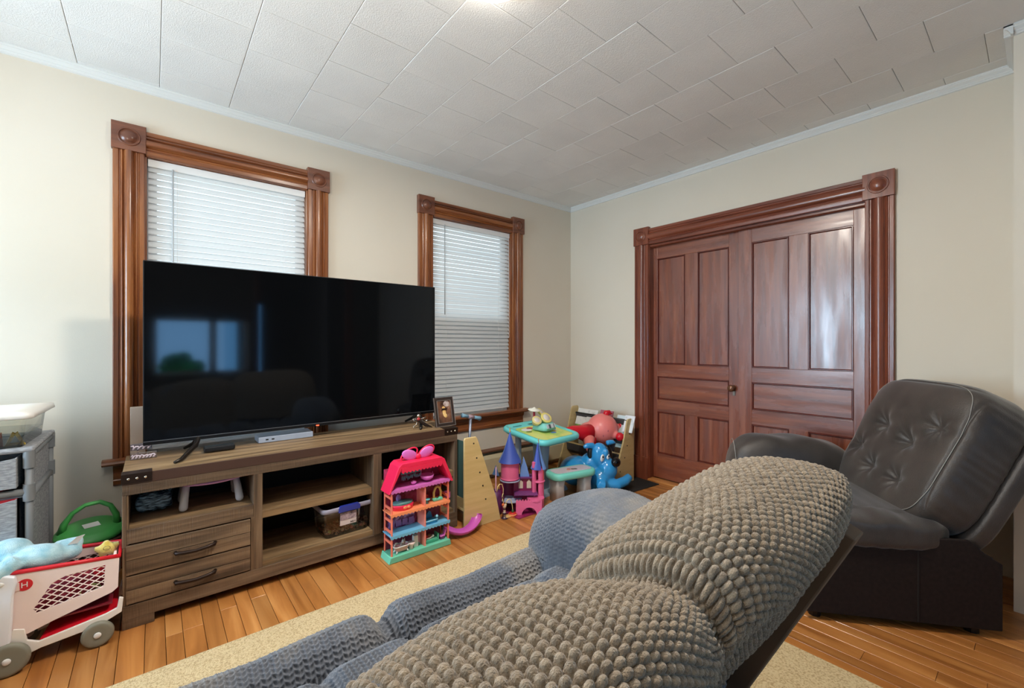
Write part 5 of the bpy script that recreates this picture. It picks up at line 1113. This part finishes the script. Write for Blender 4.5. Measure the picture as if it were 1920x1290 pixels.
# near and far lattice sides
def sidewall(y, sgn):
    out = [(-.470,.370),(-.108,.338),(-.112,.215),(-.130,.200),(-.30,.150),(-.39,.120),(-.462,.12)]
    hole = [(-.150,.318),(-.265,.312),(-.300,.298),(-.350,.215),(-.342,.196),(-.155,.232)]
    # frame as strips: triangulated ring by pairing
    def ringpts(poly, n=60):
        P = [Vector((p[0], 0, p[1])) for p in poly]; L = [(P[(i+1) % len(P)]-P[i]).length for i in range(len(P))]; T_ = sum(L); res = []
        for k in range(n):
            d = T_*k/n; i = 0
            while d > L[i]: d -= L[i]; i += 1
            res.append(P[i]+(P[(i+1) % len(P)]-P[i])*(d/L[i]))
        return res
    hc = Vector((-.245,0,.262)); n = 72
    def cast(poly, a):
        d = Vector((math.cos(a),0,math.sin(a))); best = None
        for i in range(len(poly)):
            p = Vector((poly[i][0],0,poly[i][1])); q = Vector((poly[(i+1) % len(poly)][0],0,poly[(i+1) % len(poly)][1])); e = q-p
            den = d.x*e.z-d.z*e.x
            if abs(den) < 1e-9: continue
            t = ((p.x-hc.x)*e.z-(p.z-hc.z)*e.x)/den; u = ((p.x-hc.x)*d.z-(p.z-hc.z)*d.x)/den
            if t > 0 and -1e-6 <= u <= 1+1e-6 and (best is None or t > best): best = t
        return hc+d*best
    ang = sorted(set([2*PI*k/n for k in range(n)]+[math.atan2(p[1]-hc.z, p[0]-hc.x) % (2*PI) for p in out+hole]))
    O_ = [cast(out, a) for a in ang]; I_ = [cast(hole, a) for a in ang]; m = len(ang); o = MB(); t = .008*sgn
    vs = [(v.x, y, v.z) for v in O_]+[(v.x, y, v.z) for v in I_]+[(v.x, y+t, v.z) for v in O_]+[(v.x, y+t, v.z) for v in I_]
    fs = []
    for i in range(m):
        j = (i+1) % m; fs += [(i,j,m+j,m+i), (2*m+i,3*m+i,3*m+j,2*m+j), (i,2*m+i,2*m+j,j), (m+i,m+j,3*m+j,3*m+i)]
    o.add(vs, fs); sw = kp(o, 'side_wall', cw)
    # lattice bars clipped to the opening
    def inside(x, z):
        c = False; n_ = len(hole)
        for i in range(n_):
            x1, z1 = hole[i]; x2, z2 = hole[(i+1) % n_]
            if (z1 > z) != (z2 > z) and x < (x2-x1)*(z-z1)/(z2-z1)+x1: c = not c
        return c
    lat = MB()
    for sl in (.62, -.62):
        for k in range(-20, 20):
            c0 = .262+k*.0215; seg = []
            for i in range(241):
                x = -.36+.22*i/240; z = c0+sl*(x+.25)
                if inside(x, z): seg.append((x, z))
            if len(seg) > 3: lat.tube([(seg[0][0]-.003, y+t/2, seg[0][1]-.003*sl), (seg[-1][0]+.003, y+t/2, seg[-1][1]+.003*sl)], .0021, 5)
    kp(lat, 'lattice', cw, sw)
sidewall(YN, 1); sidewall(YF, -1)
kp(MB().box(-.128,-.118,YN+.008,YF-.008,.205,.34), 'front_wall', cw, bevel=.002); kp(MB().box(-.46,-.13,YN+.008,YF-.008,.150,.156), 'basket_floor', plast('cart_maroon', (120,24,40), .5))
kp(MB().tube([(-.485,YN+.004,.376),(-.30,YN+.004,.358),(-.108,YN+.004,.341),(-.108,YF-.004,.345),(-.30,YF-.004,.362),(-.485,YF-.004,.380)], .0085, 10), 'rim', cr, smooth=True)
kp(MB().prism([(0,0),(.0,.006),(.030,.028),(.035,.028),(.036,.0)], (-.42,YN-.003,.30), (1,0,0), (0,0,1), (0,.002,0)), 'panel_lip', cw)
# emblem
em = kp(MB().lathe([(0,0),(.0165,0),(.0165,.0015),(0,.0015)], (-.372,YN,.315), (0,-1,0), 28), 'emblem_disc', cr)
kp(MB().lathe([(.0195,0),(.0215,0),(.0215,.0012),(.0195,.0012)], (-.372,YN,.315), (0,-1,0), 28), 'emblem_ring', cr)
text('H', 'emblem_letter', M['white'], em, (-.372-kO2[0],YN-.0022-kO2[1],.315), (PI/2,0,0), .028)
# upright handle
kp(MB().prism([(-.450,.120),(-.428,.112),(-.405,.118),(-.400,.20),(-.397,.29),(-.388,.335),(-.392,.360),(-.42,.372),(-.455,.365),(-.466,.34),(-.462,.25)], (0,YN-.022,0), (1,0,0), (0,0,1), (0,.020,0)), 'handle_post', pm('handle_white', C(232,232,238), rough=.35), bevel=.006, seg=3)
kp(MB().ell((-.430,YN-.022,.343),(.012,.004,.009),14,8), 'rivet', M['white'], smooth=True); kp(MB().ell((-.475,YN-.004,.380),(.014,.014,.012),12,8), 'rim_knob', cr, smooth=True)
# chassis
chs = [(-.430,.115),(-.425,.09),(-.42,.05),(-.385,.038),(-.365,.052),(-.33,.062),(-.20,.076),(-.145,.090),(-.100,.110),(-.095,.165),(-.108,.172),(-.115,.130),(-.150,.118),(-.335,.088),(-.365,.105),(-.372,.15),(-.40,.16)]
kp(MB().prism(chs, (0,YN-.004,0), (1,0,0), (0,0,1), (0,.012,0)), 'chassis_side', pm('chassis_white', C(236,228,220), rough=.4), bevel=.002); kp(MB().prism(chs, (0,YF-.012,0), (1,0,0), (0,0,1), (0,.012,0)), 'chassis_side', cw, bevel=.002)
kp(MB().add([(-.335,YN+.008,.088),(-.115,YN+.008,.124),(-.115,YF-.012,.150),(-.300,YF-.012,.128),(-.335,YN+.008,.082),(-.115,YN+.008,.118),(-.115,YF-.012,.144),(-.300,YF-.012,.122)], [(0,1,2,3),(7,6,5,4),(0,4,5,1),(1,5,6,2),(2,6,7,3),(3,7,4,0)]), 'lower_tray', cr)
def wheel(x, y, r, w_=.026):
    wv = kp(MB().lathe([(0,-w_/2),(r*.8,-w_/2),(r*.95,-w_/2+.003),(r,-.004),(r,.004),(r*.95,w_/2-.003),(r*.8,w_/2),(r*.5,w_/2-.003),(0,w_/2-.002)], (x,y,r+.001), (0,-1,0), 32), 'wheel', cg, auto=50)
    kp(MB().ell((x,y-w_/2,r+.001),(.012,.004,.012),16,8), 'hub_cap', M['white'], wv, smooth=True)
wheel(-.172,YN-.010,.050); wheel(-.412,YN-.020,.060); wheel(-.172,YF-.0,.050); wheel(-.412,YF-.0,.060)
for x in (-.172,-.412): kp(MB().cyl((x,YN-.01,.055),(x,YF,.055),.005,n=8), 'axle', M['greyplast'])
# things in the cart
def fur(name, c1, c2): return pm(name, C(*c1), C(*c2), (30,30,30), rough=1.0, bump=1.0, bscale=320, sheen=.6, spec=.1)
pb = T('blue_plush', 'pale blue fluffy plush lying face down across the toy cart', 'plush toy', (-.36, 2.52, .36)); pO = (-.36,2.52,.36)
e = MB(); e.ell((-.345,2.50,.385),(.085,.06,.046),20,12,RX(.15,3,'Y')); e.ell((-.43,2.54,.415),(.065,.06,.048),18,12); e.ell((-.265,2.52,.372),(.042,.04,.032),16,10)
e.tube([(-.40,2.46,.395),(-.45,2.42,.372),(-.485,2.40,.350)],[.034,.030,.026],12); e.tube([(-.30,2.54,.39),(-.25,2.55,.395),(-.225,2.55,.40)],[.03,.024,.016],10); e.ell((-.50,2.53,.40),(.05,.05,.05),14,10)
blob('body', e, fur('plush_blue', (142,196,214), (196,228,236)), pb, pO, .007, 4)
MB().add([(-.268,2.505,.405),(-.240,2.50,.432),(-.216,2.502,.436),(-.238,2.507,.404),(-.268,2.507,.405),(-.240,2.502,.432),(-.216,2.504,.436),(-.238,2.509,.404)], [(0,1,2,3),(7,6,5,4),(0,4,5,1),(1,5,6,2),(2,6,7,3),(3,7,4,0)]).build('care_tag', M['white'], pb, origin=pO)
py_ = T('yellow_plush', 'small yellow star shaped plush at the right end of the toy cart', 'plush toy', (-.148, 2.52, .33)); pO = (-.148,2.52,.33)
e = MB(); e.ell((-.150,2.52,.352),(.034,.024,.026),16,10)
for a in range(5):
    q = .4+a*2*PI/5; e.tube([(-.150,2.52,.352),(-.150+.042*math.cos(q),2.518,.352+.034*math.sin(q))],[.018,.010],8)
blob('body', e, fur('plush_yellow', (222,194,84), (240,222,140)), py_, pO, .005, 3)
MB().tube([(-.150+.011*math.cos(q),2.493,.362+.008*math.sin(q)) for q in np.linspace(0,2*PI,14,endpoint=False)], .0008, 4, closed=True).build('stitched_ring', M['darkmetal'], py_, origin=pO)
def ball(name, label, c, loc, r):
    o = MB().ell((0,0,0), r, 16, 10).build(name, plast(name+'%d%d' % (c[1], int(loc[0]*-1000)), c, .4), smooth=True); o.location = loc; tag(o, label, 'toy')
ball('toy_ball', 'bright red toy ball near the front of the cart basket', (200,24,44), (-.165,2.47,.290), (.026,.026,.026)); 
P_, F_ = cushion((.125,.066,.055), 3.2, 26, lambda P,N,V: P+N*(.006*np.sin(P[:,:1]*90+P[:,1:2]*60)*np.cos(P[:,2:]*110))); rc_ = npmesh('crumpled_cloth', P_, F_, pm('maroon_cloth', C(104,12,34), C(150,24,48), (30,30,30), rough=.8)); rc_.location = (-.262,2.515,.222); rc_.rotation_euler = (0,-.18,0); tag(rc_, 'dark maroon cloth heaped inside the cart basket', 'cloth')
o = MB(); 
for k in range(3): o.tube([(-.195+(.030-.007*k)*math.cos(a), 2.452, .222+(.022-.005*k)*math.sin(a)) for a in np.linspace(0,2*PI,20,endpoint=False)], .0022, 6, closed=True)
tag(o.build('toy_ring', plast('ring_green', (150,160,90), .4), smooth=True), 'pale green spiral ring toy in the cart basket', 'toy')
# green lid
gt = T('green_toy_lid', 'round green plastic lid with arched handle behind the toy cart', 'toy lid', (-.222, 2.80, .345))
grn = pm('green_plastic', C(64,148,72), rough=.35)
MB().lathe([(0,-.006),(.118,-.006),(.124,.004),(.122,.016),(.108,.024),(.100,.030),(.085,.034),(0,.036)], n=40).build('lid', grn, gt, smooth=True).rotation_euler = (.16, 0, 0)
hp = [(-.098+.0,.0,.020),(-.088,0,.060),(-.060,0,.104),(-.018,0,.132),(.030,0,.136),(.066,0,.112),(.086,0,.066),(.090,0,.020)]
ho = MB(); ho.tube(hp, [.016,.013,.010,.009,.009,.010,.013,.016], 12); ho.build('handle', grn, gt, smooth=True).scale = (1,1.6,1)
MB().box(-.028,.028,-.022,.022,.0365,.0375).build('sticker', M['white'], gt).rotation_euler = (.16, 0, .3)
tb = T('dark_tub', 'dark brown toy tub under the green lid', 'tub', (-.222, 2.80, 0))
MB().rings([rr(.085,.085,.03,0), rr(.105,.105,.04,.30), rr(.112,.112,.04,.325), rr(.104,.104,.04,.326)]).build('body', pm('tub_brown', C(70,48,36), rough=.4), tb, smooth=True)
pf2 = T('brown_pouf', 'dark brown leather pouf partly cut by the left picture edge', 'pouf', (-.66, 2.40, 0))
P_, F_ = cushion((.17,.17,.165), 3.0, 24, lambda P,N,V: P+np.array((0,0,.166))); npmesh('body', P_, F_, pm('brown_leather', C(58,36,28), rough=.4), pf2)
